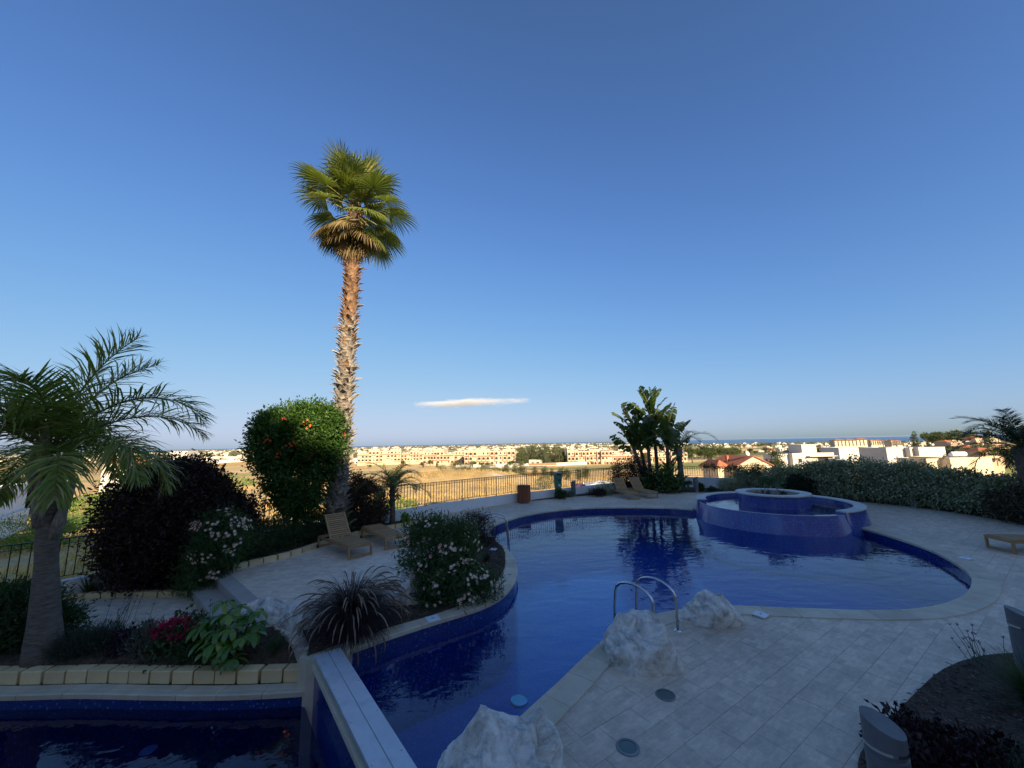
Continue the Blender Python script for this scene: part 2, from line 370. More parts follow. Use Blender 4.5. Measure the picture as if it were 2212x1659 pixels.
# ---------------------------------------------------------------- pool outline (inner edge of the coping)
POOL = catmull([(-.71, 3.76), (.09, 4.78), (.53, 5.32), (1.07, 6.01), (1.55, 6.55), (2.28, 7.08), (2.86, 7.3), (3.3, 7.41), (3.85, 7.45), (5.12, 7.27), (6.29, 7.15),
  (7.27, 7.24), (8.32, 7.64), (9.26, 8.25), (10.04, 9.0), (10.79, 10.16), (11.15, 11.02), (11.34, 11.8), (11.48, 12.62), (11.45, 13.6), (10.6, 15.2), (9.2, 16.4), (8.01, 17.1),
  (7.0, 17.7), (5.8, 17.98), (4.51, 18.12), (3.17, 18.05), (1.79, 17.57), (.47, 16.6), (-.24, 15.67), (-.72, 14.77), (-.86, 13.7), (-.63, 12.57), (-.31, 11.69), (-.07, 10.74),
  (.02, 9.94), (.02, 9.36), (-.06, 8.76), (-.31, 8.05), (-.71, 7.55), (-1.39, 7.06), (-1.95, 6.64), (-2.36, 6.28), (-2.7, 6.0)], .12)
WATER_Z, FLOOR_Z = -.2, -1.45
FC = Vector((10.37, 15.79, 0))
def in_fount(p, r=2.9): return math.hypot(p[0] - FC.x, p[1] - FC.y) < r
WALL_PATH = [(18.7, 6), (18.9, 12), (18.2, 16.6), (16.6, 19.0), (13.9, 23.0), (11.0, 25.0), (8.4, 25.4), (5.7, 23.9), (3.8, 22.6), (1.5, 20.95), (.2, 20.15), (-1.84, 18.4), (-3.5, 16.85), (-4.82, 15.5), (-7.8, 12.25)]
UP_EDGE = [(-7.25, 9.73), (-7.08, 10.05), (-6.66, 10.58), (-6.23, 11.25), (-5.98, 12.12), (-5.55, 13.3), (-4.95, 14.1), (-4.35, 14.62), (-3.95, 15.05), (-3.92, 15.5), (-4.25, 15.9)]
def deck_poly(off):
    pc = offset(POOL, off)
    return [(-.71, 3.6), (-1.0, -1.7), (19, -1.7)] + WALL_PATH[:13] + [(-4.4, 15.7)] + [(-4.1, 15.6)] + UP_EDGE[::-1][2:] + [(-5.62, 8.26), (-4.9, 7.6), (-4.3, 7.2), (-3.2, 6.2)] + pc[::-1]
mb = MB(); mb.prism(deck_poly(.12), -.35, -.006)
deck = tag(mb.build('pool_deck', grout_m), kind='structure')
# the basin: walls and floor
n = len(POOL); basin = MB()
basin.add([(p[0], p[1], z) for z in (-.02, FLOOR_Z) for p in POOL], [(i + 1, i, n + i, n + i + 1) for i in range(n - 1)])
bo = basin.build('pool_basin', mosaic_pool); tag(bo, kind='structure')
arc = [0]
for i in range(1, n): arc.append(arc[-1] + math.dist(POOL[i], POOL[i - 1]))
lut = {(round(p[0], 3), round(p[1], 3)): a for p, a in zip(POOL, arc)}
set_uv(bo, lambda p: (lut[(round(p.x, 3), round(p.y, 3))], p.z))
tri = geometry.tessellate_polygon([[Vector((p[0], p[1], 0)) for p in POOL]])
def flat(name, poly, z, m, parent=None):
    t = geometry.tessellate_polygon([[Vector((p[0], p[1], 0)) for p in poly]])
    fs = []
    for a, b_, c_ in t:
        A, B, Cc = poly[a], poly[b_], poly[c_]
        fs.append((a, b_, c_) if (B[0]-A[0])*(Cc[1]-A[1]) - (B[1]-A[1])*(Cc[0]-A[0]) > 0 else (c_, b_, a))
    q = MB(); q.add([(p[0], p[1], z) for p in poly], fs); return q.build(name, m, parent)
fl = flat('pool_floor', POOL, FLOOR_Z, mosaic_floor, bo); set_uv(fl, lambda p: (p.x, p.y))
pw = flat('pool_water', POOL, WATER_Z, pool_water_m); tag(pw, kind='structure')
# coping stones, each its own piece
def coping(path, parent, width=.36, z0=-.05, z1=.016, seg=.5, over=.02, skip=None, name='coping_stone'):
    cur = [path[0]]; acc = 0; segs = []
    for i in range(1, len(path)):
        acc += math.dist(path[i], path[i - 1]); cur.append(path[i])
        if acc >= seg: segs.append(cur); cur = [path[i]]; acc = 0
    if len(cur) > 1: segs.append(cur)
    for s_ in segs:
        if skip and skip(s_[len(s_)//2]): continue
        a = Vector((*s_[0], 0)); b_ = Vector((*s_[-1], 0)); d = (b_ - a).normalized()*.004
        s2 = [((a + d).x, (a + d).y)] + s_[1:-1] + [((b_ - d).x, (b_ - d).y)]
        inn = offset(s2, -over); mid = offset(s2, -over*.3); out = offset(s2, width); k = len(s2)
        q = MB(); h = z1 + random.uniform(-.001, .001)
        rows = [[(x, y, z0) for x, y in inn], [(x, y, h - .012) for x, y in inn], [(x, y, h) for x, y in offset(s2, -over*.2)], [(x, y, h) for x, y in offset(s2, .06)],
                [(x, y, h - .004) for x, y in offset(s2, .065)], [(x, y, h - .004) for x, y in offset(s2, .08)], [(x, y, h) for x, y in offset(s2, .085)], [(x, y, h) for x, y in out], [(x, y, z0) for x, y in out]]
        vs = [p for r_ in rows for p in r_]; nn = len(rows)
        fs = [(i*k + j, (i + 1)*k + j, (i + 1)*k + j + 1, i*k + j + 1) for i in range(nn - 1) for j in range(k - 1)]
        fs = [f_[::-1] for f_ in fs]
        fs += [tuple(i*k for i in range(nn)), tuple(i*k + k - 1 for i in range(nn))[::-1]]
        q.add(vs, fs); q.build(name, coping_m, parent)
coping(POOL, bo, skip=lambda p: in_fount(p, 2.78))

# ---------------------------------------------------------------- planting beds
BED_PEN = catmull([(-.62, 12.9), (-.6, 12.4), (-.35, 11.55), (-.27, 10.75), (-.25, 10.06), (-.29, 9.47), (-.4, 8.95), (-.9, 7.86), (-1.33, 7.4), (-1.69, 7.12), (-2.16, 6.8), (-2.78, 6.26), (-3.05, 6.05)], .2) + \
  [(-3.15, 6.3), (-3.6, 6.9), (-4.2, 7.25), (-3.6, 7.75), (-2.6, 8.3), (-2.25, 9.0), (-2.2, 9.8), (-1.9, 11.0), (-1.5, 12.2), (-1.1, 12.8)]
BED_R = catmull([(2.75, 3.3), (3.11, 3.99), (3.75, 4.42), (4.47, 4.85), (5.25, 5.29), (5.72, 5.5), (6.11, 5.63), (6.75, 5.74), (8.2, 5.75), (9.4, 5.2), (9.8, 3.5), (8, 1.6), (4, 1.2), (2.7, 2.2)], .2)
BED_FAR = [(.9, 20.5), (2.5, 21.6), (3.8, 22.5), (5.7, 23.75), (8.4, 25.2), (10.9, 24.85), (13.75, 22.9), (16.5, 18.95), (18.1, 16.5), (18.8, 12), (18.6, 7)] + \
  catmull([(17.5, 7), (17.45, 10), (17.2, 13.4), (17.2, 15.2), (16.9, 17.2), (15.9, 18.7), (13.5, 21.4), (11.5, 22.3), (9.5, 22.7), (7.6, 22.9), (5.8, 22.55), (3.8, 22.0), (2.2, 21.2)], .4)
BED_HEDGE = UP_EDGE[:-1] + [(-4.25, 15.8), (-4.75, 15.45), (-7.75, 12.2), (-8.6, 11.25), (-9.0, 10.6), (-8.2, 9.75)]
def bed(name, poly, z0, z1): return tag(MB().prism(poly, z0, z1).build(name, soil), kind='structure')
bed('peninsula_bed', BED_PEN, -.3, .022); bed('bark_bed', BED_R, -.3, .03); bed('wall_bed', BED_FAR, -.3, .05); bed('hedge_bed', BED_HEDGE, -.6, .05)
LBED = [(-14, 6.36, -.30), (-7.6, 6.36, -.28), (-4.9, 6.3, -.27), (-3.16, 6.3, -.24), (-3.16, 6.45, -.10), (-3.6, 6.95, -.02), (-4.2, 7.3, -.05), (-4.9, 7.5, -.12), (-5.4, 7.55, -.24), (-7, 7.4, -.31), (-14, 7.2, -.33)]
tl = geometry.tessellate_polygon([[Vector((p[0], p[1], 0)) for p in LBED]])
mb = MB(); mb.add(LBED, [tuple(t) for t in tl]); ob = mb.build('poolside_bed', soil); tag(ob, kind='structure')
def chips(name, poly, z, n, mat, seed):
    g = np.random.default_rng(seed); P = np.array(poly)[:, :2]; lo, hi = P.min(0), P.max(0); q = []
    while len(q) < n:
        c_ = g.uniform(lo, hi, (n, 2)); q += [tuple(p) for p in c_[inside(c_[:, 0], c_[:, 1], [tuple(p) for p in P])]]
    q = np.array(q[:n]); zz = np.array([z(x, y) if callable(z) else z for x, y in q])
    pos = np.c_[q, zz + g.uniform(.002, .02, n)]
    return leaves(name, pos, unit(np.c_[g.normal(size=(n, 2)), g.normal(size=n)*.18]), unit(np.c_[g.normal(size=(n, 2))*.5, np.ones(n)]), g.uniform(.025, .09, n), g.uniform(.008, .03, n), mat, None, g)

# ---------------------------------------------------------------- leaf and foliage builders
def leaves(name, pos, axis, nrm, Ln, Wd, mat, parent, g, fold=.18, droop=.12, local=False, rnd=None):
    n = len(pos); side = unit(np.cross(axis, nrm)); nrm = np.cross(side, axis); Ln = np.broadcast_to(Ln, (n,))[:, None]; Wd = np.broadcast_to(Wd, (n,))[:, None]
    v0 = pos; v1 = pos + axis*Ln*.42 + side*Wd*.5 + nrm*Wd*fold; v2 = pos + axis*Ln - nrm*Ln*droop; v3 = pos + axis*Ln*.42 - side*Wd*.5 + nrm*Wd*fold
    V = np.stack([v0, v1, v2, v3], 1).reshape(-1, 3); i = np.arange(n)[:, None]*4
    Fc = np.concatenate([i + np.array([[0, 1, 2]]), i + np.array([[0, 2, 3]])], 0)
    rnd = g.random(n) if rnd is None else rnd
    return np_mesh(name, V, Fc, mat, parent, np.repeat(rnd, 4), local=local)
def clump_points(ells, ncl, per, sig, g, shell=(.55, 1.0), flat=1.0, zmin=None):
    vol = np.array([e[3]*e[4] + e[4]*e[5] + e[3]*e[5] for e in ells]); w = vol/vol.sum(); k = g.choice(len(ells), ncl, p=w); E = np.array(ells)[k]
    d = unit(g.normal(size=(ncl, 3))); rr = shell[0] + (shell[1] - shell[0])*g.random(ncl)**.6
    C_ = E[:, :3] + d*E[:, 3:]*rr[:, None]; out = unit(d/E[:, 3:])
    pos = np.repeat(C_, per, 0) + g.normal(size=(ncl*per, 3))*sig*np.array([1, 1, flat]); o2 = np.repeat(out, per, 0); cv = np.repeat(g.random(ncl), per)
    if zmin is not None:
        k = pos[:, 2] > zmin; pos, o2, cv = pos[k], o2[k], cv[k]
    return pos, o2, cv, C_
def bush(name, label, cat, root, ells, ncl, per, sig, LL, WW, mat, seed, group=None, shell=(.5, 1.0), outw=.7, rnd=.7, upw=.25, stems=6, stem_mat=None, zmin=None, flat=1.0, fl=None, droop=.12, part='foliage'):
    g = np.random.default_rng(seed); o = thing(name, label, cat, root, group)
    pos, out, cv, C_ = clump_points(ells, ncl, per, sig, g, shell, flat, zmin if zmin is not None else root[2] + .02); n = len(pos)
    ax = unit(out*outw + g.normal(size=(n, 3))*rnd + np.array([0, 0, upw])); nr_ = unit(out*.6 + g.normal(size=(n, 3))*.6 + np.array([0, 0, .5]))
    leaves(part, pos, ax, nr_, LL*g.uniform(.6, 1.25, n), WW*g.uniform(.7, 1.2, n), mat, o, g, droop=droop, rnd=np.clip(cv*.6 + g.random(n)*.4, 0, 1))
    if stems:
        mb = MB(); z0 = root[2]
        for i in range(stems):
            t = C_[g.integers(len(C_))]*.8 + np.array([root[0], root[1], z0 + .3])*.2; m_ = np.array([root[0], root[1], z0])*.45 + t*.55 + g.normal(size=3)*.06
            mb.tube([(root[0] + g.normal()*.05, root[1] + g.normal()*.05, z0 - .05), m_, t], [.03, .02, .008], 6)
        mb.build('stem', stem_mat or bark, o, smooth=True)
    if fl:                                # (count, size, material, min outward z)
        fn, fs, fm, fz = fl
        p2, o3, _, _ = clump_points(ells, max(1, fn//7), 7, fs*1.5, g, (1.0, 1.09))
        toward = unit(np.array(EYE) - p2); k = ((o3*toward).sum(1) > -.1) & (o3[:, 2] > fz) & (p2[:, 2] > root[2] + .1); p2, o3 = p2[k], o3[k]; n = len(p2)
        V, A, Nn = [], [], []
        for q in range(5):
            a = q*2*PI/5; t1 = unit(np.cross(o3, np.array([.3, .2, 1]))); t2 = np.cross(o3, t1)
            A.append(unit(t1*math.cos(a) + t2*math.sin(a) + o3*.45)); V.append(p2); Nn.append(o3)
        c1 = g.random(n)
        fo = leaves('flowers', np.concatenate(V), np.concatenate(A), np.concatenate(Nn), fs, fs*.75, fm, o, g, rnd=np.tile(c1, 5)); fo['kind'] = 'stuff'
    return o
bark_chip = M_leaf('bark_chip', (.05, .033, .022), (.20, .15, .11), trans=0, rough=.9)
for nm, poly, z, n_, sd_ in (('mulch', BED_R, .03, 9000, 1), ('mulch', BED_PEN, .022, 5000, 2), ('mulch', LBED, lambda x, y: -.27 + max(0, min(1, (x + 4.4)/1.2))*max(0, min(1, (y - 6.3)/.6))*.24, 7000, 3), ('mulch', BED_FAR, .05, 3000, 4)):
    tag(chips(nm, poly, z, n_, bark_chip, sd_), ['bark chips scattered over the corner bed by the paved deck', 'bark chips on the planted tongue between pool and sunbeds', 'bark chips in the bed behind the sandstone blocks', 'bark chips along the foot of the far white wall'][sd_ - 1], 'mulch', kind='stuff')

# ---------------------------------------------------------------- paving slabs
def slabs(region, ang, z, mat, bw=.5, rh=.33, gap=.0045, th_=.02, skip=None):
    P = np.array(region); ca, sa = math.cos(ang), math.sin(ang); q = np.c_[P[:, 0]*ca + P[:, 1]*sa, -P[:, 0]*sa + P[:, 1]*ca]
    lo, hi = q.min(0), q.max(0); full, part = [], []
    rows = range(int(math.floor(lo[1]/rh)), int(math.ceil(hi[1]/rh)) + 1); cells = []
    for r_ in rows:
        off = (.5*bw if r_ % 2 else 0)
        for k in range(int(math.floor(lo[0]/bw)) - 1, int(math.ceil(hi[0]/bw)) + 1): cells.append((k*bw + off, r_*rh))
    cells = np.array(cells); cx, cyy = cells[:, 0] + bw/2, cells[:, 1] + rh/2
    def wld(a, b_): return a*ca - b_*sa, a*sa + b_*ca
    ins = []
    for dx in (0, .25, .5, .75, 1):
        for dy in (0, .5, 1): ins.append(inside(*wld(cells[:, 0] + dx*bw, cells[:, 1] + dy*rh), region))
    ins = np.array(ins); al = ins.all(0); an = ins.any(0)
    return [(cells[i], al[i]) for i in np.where(an)[0]], wld
def lay(region, ang, z, mat, parent, n_ind, skip=None, bw=.5, rh=.33, gap=.0045):
    cells, wld = slabs(region, ang, z, mat, bw, rh); me = None; join = MB(); cand = []
    for (a, b_), al in cells:
        X, Y = wld(a + bw/2, b_ + rh/2)
        if skip and skip(X, Y): continue
        if al:
            d = Vector((X, Y, z)) - EYE; w = d.dot(FW); u, v = (W_PX/2 + F_PX*d.dot(RT)/w, H_PX/2 - F_PX*d.dot(UP)/w) if w > .1 else (-1, -1)
            cand.append((d.length if 0 < u < W_PX and 0 < v < H_PX + 20 else 999, X, Y))
        else:
            for i in range(6):
                for j in range(4):
                    x, y = wld(a + (i + .5)*bw/6, b_ + (j + .5)*rh/4)
                    if inside(np.array([x]), np.array([y]), region)[0]: join.box((x, y, z - .01), (bw/6 - (gap if i == 5 else 0), rh/4 - (gap if j == 3 else 0), .02), ang)
    cand.sort(); q = MB(); q.box((0, 0, -.01), (bw - gap, rh - gap, .02)); q = q.build('paving_slab', mat, parent, local=True); first = True
    for i, (d, X, Y) in enumerate(cand):
        if i < n_ind and d < 999:
            o = q if first else q.copy()
            if not first: COL.objects.link(o)
            first = False; o.parent = parent; o.location = (X, Y, z - org(parent).z + random.uniform(-.0012, .0012)); o.rotation_euler = (random.uniform(-.0015, .0015), random.uniform(-.0015, .0015), ang)
        else: join.box((X, Y, z - .01 + random.uniform(-.001, .001)), (bw - gap, rh - gap, .02), ang)
    if first: bpy.data.objects.remove(q)
    o = join.build('paving_slabs', mat, parent); o['kind'] = 'stuff'; return o
REG = deck_poly(.2)
LEFT = lambda x, y: x < -1.0 and y < 14.2
inb = lambda x, y, p: bool(inside(np.array([x]), np.array([y]), p)[0])
lay(REG, R(34), 0, pave_r, deck, 190, skip=lambda x, y: LEFT(x, y) or inb(x, y, BED_R) and inb(x + .3, y, BED_R) and inb(x - .3, y + .2, BED_R) or (x > 12.5 and y < 2) or y < .8)
lay(REG, R(-6), 0, pave_l, deck, 110, skip=lambda x, y: not LEFT(x, y) or (inb(x, y, BED_PEN) and inb(x - .3, y + .2, BED_PEN)))
# lower terrace and the two steps
LOWER = [(-7.5, 9.33), (-8.31, 9.33), (-9.47, 9.36), (-10.3, 9.2), (-11.2, 8.3), (-14, 6.9), (-14, 6.75), (-7, 6.9), (-5.2, 7.0), (-4.85, 7.2)]
low = tag(MB().prism(LOWER, -.7, -.366).build('lower_terrace', grout_m), kind='structure')
lay(LOWER, R(-6), -.36, pave_l, low, 70)
st = thing('garden_steps', 'two broad stone steps down from the sunbed terrace', 'steps', (-6.6, 9.2, -.36))
A0, A1, B0, B1 = (-7.28, 9.78), (-4.85, 7.58), (-7.5, 9.36), (-5.0, 7.1)
st1 = MB().prism([B0, B1, (A1[0] + .2, A1[1]), (A0[0] + .25, A0[1])], -.6, -.18).build('tread', concrete, st)
MB().prism([(A0[0] - .04, A0[1] - .045), (A1[0] - .04, A1[1] - .045), (A1[0] + .16, A1[1] + .17), (A0[0] + .16, A0[1] + .17)], -.3, .004).build('tread', concrete, st)

# sandstone blocks along the beds
def blocks(path, z, parent, ln=.31, thk=.14, h=.13, name='block'):
    p = catmull(path, .05); acc = 0; last = p[0]; me = {}
    for i in range(1, len(p)):
        acc += math.dist(p[i], p[i - 1])
        if acc >= ln:
            d = Vector((p[i][0] - last[0], p[i][1] - last[1])); m_ = ((p[i][0] + last[0])/2, (p[i][1] + last[1])/2)
            k = random.randrange(4)
            if k not in me:
                q = MB(); c_ = .012; w, t, hh = (ln - .004)/2, thk/2, h*random.uniform(.96, 1.04)
                q.add([(-w, -t, 0), (w, -t, 0), (w, t, 0), (-w, t, 0), (-w, -t, hh - c_), (w, -t, hh - c_), (w, t, hh - c_), (-w, t, hh - c_), (-w + .006, -t + c_, hh), (w - .006, -t + c_, hh), (w - .006, t - c_, hh), (-w + .006, t - c_, hh)],
                      [(3, 2, 1, 0), (0, 1, 5, 4), (1, 2, 6, 5), (2, 3, 7, 6), (3, 0, 4, 7), (4, 5, 9, 8), (5, 6, 10, 9), (6, 7, 11, 10), (7, 4, 8, 11), (8, 9, 10, 11)])
                o = q.build(name, block_m, parent, local=True); me[k] = o
            else: o = me[k].copy(); COL.objects.link(o)
            o.parent = parent; w0 = org(parent); o.location = (m_[0] - w0.x, m_[1] - w0.y, z - w0.z); o.rotation_euler = (random.uniform(-.02, .02), 0, math.atan2(d.y, d.x) + random.uniform(-.02, .02))
            acc = 0; last = p[i]
e1 = thing('block_edging', 'curved row of yellow sandstone blocks edging the hedge bed', 'edging', (-7.2, 9.8, 0)); blocks(UP_EDGE[1:], -.005, e1)
e2 = thing('block_edging', 'row of sandstone blocks in front of the dark purple shrub', 'edging', (-8, 9.4, -.36)); blocks([(-7.55, 9.42), (-8.31, 9.42), (-9.47, 9.45), (-10.2, 9.3), (-10.9, 8.75), (-12, 8.0)], -.37, e2)
e3 = thing('block_edging', 'straight row of big sandstone blocks on the lower pool ledge', 'edging', (-5, 6.25, -.4)); blocks([(-12, 6.55), (-9, 6.38), (-7.6, 6.3), (-6.3, 6.3), (-4.87, 6.24), (-3.94, 6.22), (-3.1, 6.24)], -.402, e3, .3, .17, .17)

# ---------------------------------------------------------------- lower pool, weir and metal bridge
LP = [(-12.5, 6.2), (-9, 6.06), (-7.36, 5.99), (-6.27, 6.0), (-5.33, 5.95), (-4.43, 5.91), (-3.58, 5.92), (-3.0, 5.96)]
LPs = catmull(LP, .2); k = len(LPs)
lpoly = LPs + [(-1.05, 3.45), (-.6, 2.9), (-.6, 1.4), (-12.5, 1.4)]
lb = MB(); lb.add([(p[0], p[1], z) for z in (-.41, -1.6) for p in LPs], [(i, i + 1, k + i + 1, k + i) for i in range(k - 1)])
lbo = lb.build('lower_basin', mosaic_pool); tag(lbo, kind='structure'); set_uv(lbo, lambda p: (p.x, p.z))
f_ = flat('basin_floor', lpoly, -1.5, mosaic_pool, lbo); set_uv(f_, lambda p: (p.x, p.y))
dark_water = M_water('lower_water', (.16, .26, .50), .010, 2.0, ior=1.45)
tag(flat('lower_pool_water', lpoly, -.6, dark_water), kind='structure')
coping(LPs[::-1], lbo, .2, -.47, -.4, .42, .02)
e = tag(MB().prism([(-3.0, 5.94), (-2.62, 5.9), (-2.45, 6.2), (-2.78, 6.33), (-3.12, 6.36), (-3.14, 6.0)], -1.4, .0).build('planter_wall', coping_m), 'low white wall end where the two pool levels meet', 'wall')
br = thing('weir_bridge', 'grey metal plate bridge over the blue tiled weir between the pools', 'bridge', (-1.9, 4.8, 0))
bd = Vector((.615, -.788, 0)); bp = Vector((.788, .615, 0)); b0 = Vector((-2.72, 5.98, 0)); b1 = b0 + bd*3.6
def quad(o1, o2, z0, z1, s0=0, s1=3.6): return MB().prism([tuple((b0 + bd*s + bp*o)[:2]) for s, o in ((s0, o1), (s1, o1), (s1, o2), (s0, o2))], z0, z1)
ww = quad(-.16, .12, -1.6, -.07).build('weir_wall', mosaic_pool, br)
set_uv(ww, lambda p: ((p - b0).dot(bd) + .37*(p - b0).dot(bp), p.z))
quad(-.20, .15, -.07, -.012).build('weir_coping', coping_m, br)
for s in np.arange(.1, 3.5, .85): quad(-.1, .1, -.012, .045, s, s + .08).build('bearer', steel, br)
bpl = quad(-.17, .17, .045, .085).build('deck_plate', plate, br)
quad(-.004, .004, .0853, .0862).build('seam', M_plain('seam', (.2, .21, .22)), bpl)
for s in (.3, 1.0, 1.7, 2.4, 3.1):
    for o_ in (-.14, .14):
        MB().lathe([(0.0001, .005), (.009, .004), (.011, 0)], tuple(b0 + bd*s + bp*o_ + Vector((0, 0, .0855))), 8).build('bolt', steel, bpl)

# ---------------------------------------------------------------- fountain
fo = thing('fountain', 'round blue mosaic fountain with spill lip and raised centre planter', 'fountain', (FC.x, FC.y, -.2))
def circ_uv(o): set_uv(o, lambda p: (math.atan2(p.y - FC.y, p.x - FC.x)*2.7, p.z + .3*math.hypot(p.x - FC.x, p.y - FC.y)))
aL = math.atan2(16.46 - FC.y, 7.73 - FC.x) + 2*PI; aR = math.atan2(13.2 - FC.y, 10.95 - FC.x) + 2*PI      # spill lip runs from aL to aR through the front
if aL > aR: aL, aR = aL - 2*PI, aR
w1 = MB().lathe([(2.96, -1.4), (2.90, -.2), (2.73, .42), (2.45, .425), (2.45, -.1)], FC, 80, a0=aL, a1=aR).build('spill_wall', mosaic_fount, fo, smooth=False); circ_uv(w1)
w2 = MB().lathe([(2.96, -1.4), (2.87, -.2), (2.74, .51), (2.44, .51), (2.44, -.1)], FC, 96, a0=aR, a1=aL + 2*PI).build('ring_wall', mosaic_fount, fo); circ_uv(w2)
for e_ in (aL, aR):
    q = MB(); ax = Vector((math.cos(e_), math.sin(e_), 0)); q.add([FC + ax*2.45 + Vector((0, 0, .3)), FC + ax*2.76 + Vector((0, 0, .3)), FC + ax*2.74 + Vector((0, 0, .51)), FC + ax*2.44 + Vector((0, 0, .51))], [(0, 1, 2, 3)]); q = q.build('ring_end', mosaic_fount, fo); circ_uv(q)
pale = M_noise('fountain_coping', (.48, .47, .43), (.62, .61, .57), 2.5, .65, .2, 30, .006, rand=.06)
seg_n = 22; da = (aL + 2*PI - aR)/seg_n
for i in range(seg_n):
    MB().lathe([(2.42, .512), (2.79, .512), (2.79, .545), (2.785, .553), (2.425, .553), (2.42, .545)], FC, 4, a0=aR + i*da + .0012, a1=aR + (i + 1)*da - .0012, closed=True).build('ring_coping', pale, fo)
MB().lathe([(2.69, .426), (2.735, .426), (2.74, .437), (2.69, .437)], FC, 80, a0=aL, a1=aR, closed=True).build('spill_edge', pale, fo)
w3 = MB().lathe([(1.22, -.1), (1.22, .82)], FC, 80).build('planter_wall', mosaic_fount, fo); circ_uv(w3)
MB().lathe([(.93, .4), (.93, .82)], FC, 60).build('planter_lining', concrete, fo)
for i in range(12):
    MB().lathe([(.92, .822), (1.28, .822), (1.28, .865), (1.275, .872), (.925, .872), (.92, .865)], FC, 5, a0=i*PI/6 + .002, a1=(i + 1)*PI/6 - .002, closed=True).build('planter_coping', pale, fo)
MB().lathe([(.001, .70), (.5, .69), (.94, .66)], FC, 40).build('planter_soil', soil, fo)
f2_ = MB().lathe([(1.2, .02), (2.46, .02)], FC, 60).build('basin_floor', mosaic_fount, fo); circ_uv(f2_)
fw = MB().lathe([(2.46, .375), (1.2, .375)], FC, 80).build('fountain_water', M_water('fountain_water', (.45, .62, .88), .006, 2.5), fo)
MB().tube([tuple(FC + Vector((-2.44*math.cos(.5), 2.44*math.sin(.5), z))) for z in (.05, .5)], .012, 6).build('inlet_pipe', white, fo)

# ---------------------------------------------------------------- white walls and iron fences
def ribbon(path, z0, z1, t):
    a = path; b_ = offset(path, t); return MB().prism(list(a) + list(b_)[::-1], z0, z1)
def sub(path, s=.13):
    p = catmull(path, .02); out = [p[0]]; acc = 0
    for i in range(1, len(p)):
        acc += math.dist(p[i], p[i - 1])
        if acc >= s: out.append(p[i]); acc = 0
    return out
def fence(name, label, path, zb, zr, motif, sp=.13, post_every=14):
    p = sub(path, sp); o = thing(name, label, 'fence', (p[0][0], p[0][1], zb))
    for nm, z, w, h in (('top_rail', zr, .045, .022), ('middle_rail', zr - .115, .022, .012), ('bottom_rail', zb + .07, .022, .014)):
        q = MB(); step = p[::3] + [p[-1]]
        for i in range(len(step) - 1): q.bar((*step[i], z), (*step[i + 1], z), w, h)
        q.build(nm, iron, o)
    bal = MB().box((0, 0, (zr - zb - .07)/2), (.018, .018, zr - zb - .085)).build('baluster', iron, o, local=True)
    pst = MB().box((0, 0, (zr - zb + .06)/2 - .06), (.032, .032, zr - zb + .06)).build('post', iron, o, local=True)
    cr = None; w0 = o.location; used = set()
    for i, (x, y) in enumerate(p):
        d = p[min(i + 1, len(p) - 1)]; d0 = p[max(i - 1, 0)]; a = math.atan2(d[1] - d0[1], d[0] - d0[0])
        src = pst if i % post_every == 0 else bal; z = zb if src is pst else zb + .07
        c_ = src if src not in used else src.copy()
        if src in used: COL.objects.link(c_)
        used.add(src); c_.location = (x - w0.x, y - w0.y, z - w0.z); c_.rotation_euler = (0, 0, a)
        if i < len(p) - 1 and motif(i, len(p)):
            k = motif(i, len(p)); key = 'cr' + k
            if key not in used:
                q = MB()
                if k == 'x': q.bar((-sp/2, 0, 0), (sp/2, 0, .1), .008); q.bar((-sp/2, .001, .1), (sp/2, .001, 0), .008)
                else: q.tube([(.045*math.cos(t*PI/6), 0, .05 + .045*math.sin(t*PI/6)) for t in range(13)], .006, 5, cap=False)
                m_ = q.build({'x': 'cross_motif', 'o': 'ring_motif'}[k], iron, o, local=True); used.add(key); proto[(o.name, k)] = m_; c2 = m_
            else: c2 = proto[(o.name, k)].copy(); COL.objects.link(c2)
            c2.location = ((x + d[0])/2 - w0.x, (y + d[1])/2 - w0.y, zr - .11 - w0.z); c2.rotation_euler = (0, 0, a)
    return o
proto = {}
FB = [(-7.8, 12.25), (-4.82, 15.5), (-3.5, 16.85), (-1.84, 18.4), (.2, 20.15), (1.5, 20.95), (3.8, 22.6), (5.7, 23.9), (8.0, 25.3)]
FA = [(-14, 5.9), (-11.06, 8.65), (-10.1, 9.65), (-8.6, 11.3), (-7.85, 12.15)]
FR = [(8.6, 25.5), (11.0, 25.05), (13.9, 23.05), (16.0, 20.0)]
tag(ribbon(catmull(FB, .4), -2.2, .43, -.2).build('garden_wall', white), 'long low white wall under the railing above the fields', 'wall')
tag(ribbon(catmull(FA, .4), -2.2, .05, -.2).build('garden_wall', white), 'low white wall under the railing behind the purple shrub', 'wall')
tag(ribbon(catmull(WALL_PATH[:7][::-1], .4), -2.2, .64, -.2).build('garden_wall', white), 'white wall curving behind the fountain under the hedge', 'wall')
fence('iron_fence', 'long black iron railing with crossed bars on the white wall', [(p[0] + .06, p[1] - .0) for p in offset(FB, -.1)], .45, 1.37, lambda i, n: 'x' if i < n*.62 else 'o')
fence('iron_fence', 'black iron railing beside the lower terrace steps', offset(FA, -.1), .07, .98, lambda i, n: None)
fence('iron_fence', 'black iron railing on the wall behind the banana clump', offset(FR, -.1), .66, 1.32, lambda i, n: 'o')
tag(ribbon(catmull([(-4.3, 15.78), (-3.45, 16.63), (-1.75, 18.2), (.3, 19.95), (1.3, 20.6)], .4), -.02, .018, .1).build('kerb_strip', coping_m), 'narrow pale kerb at the foot of the long white wall', 'kerb')
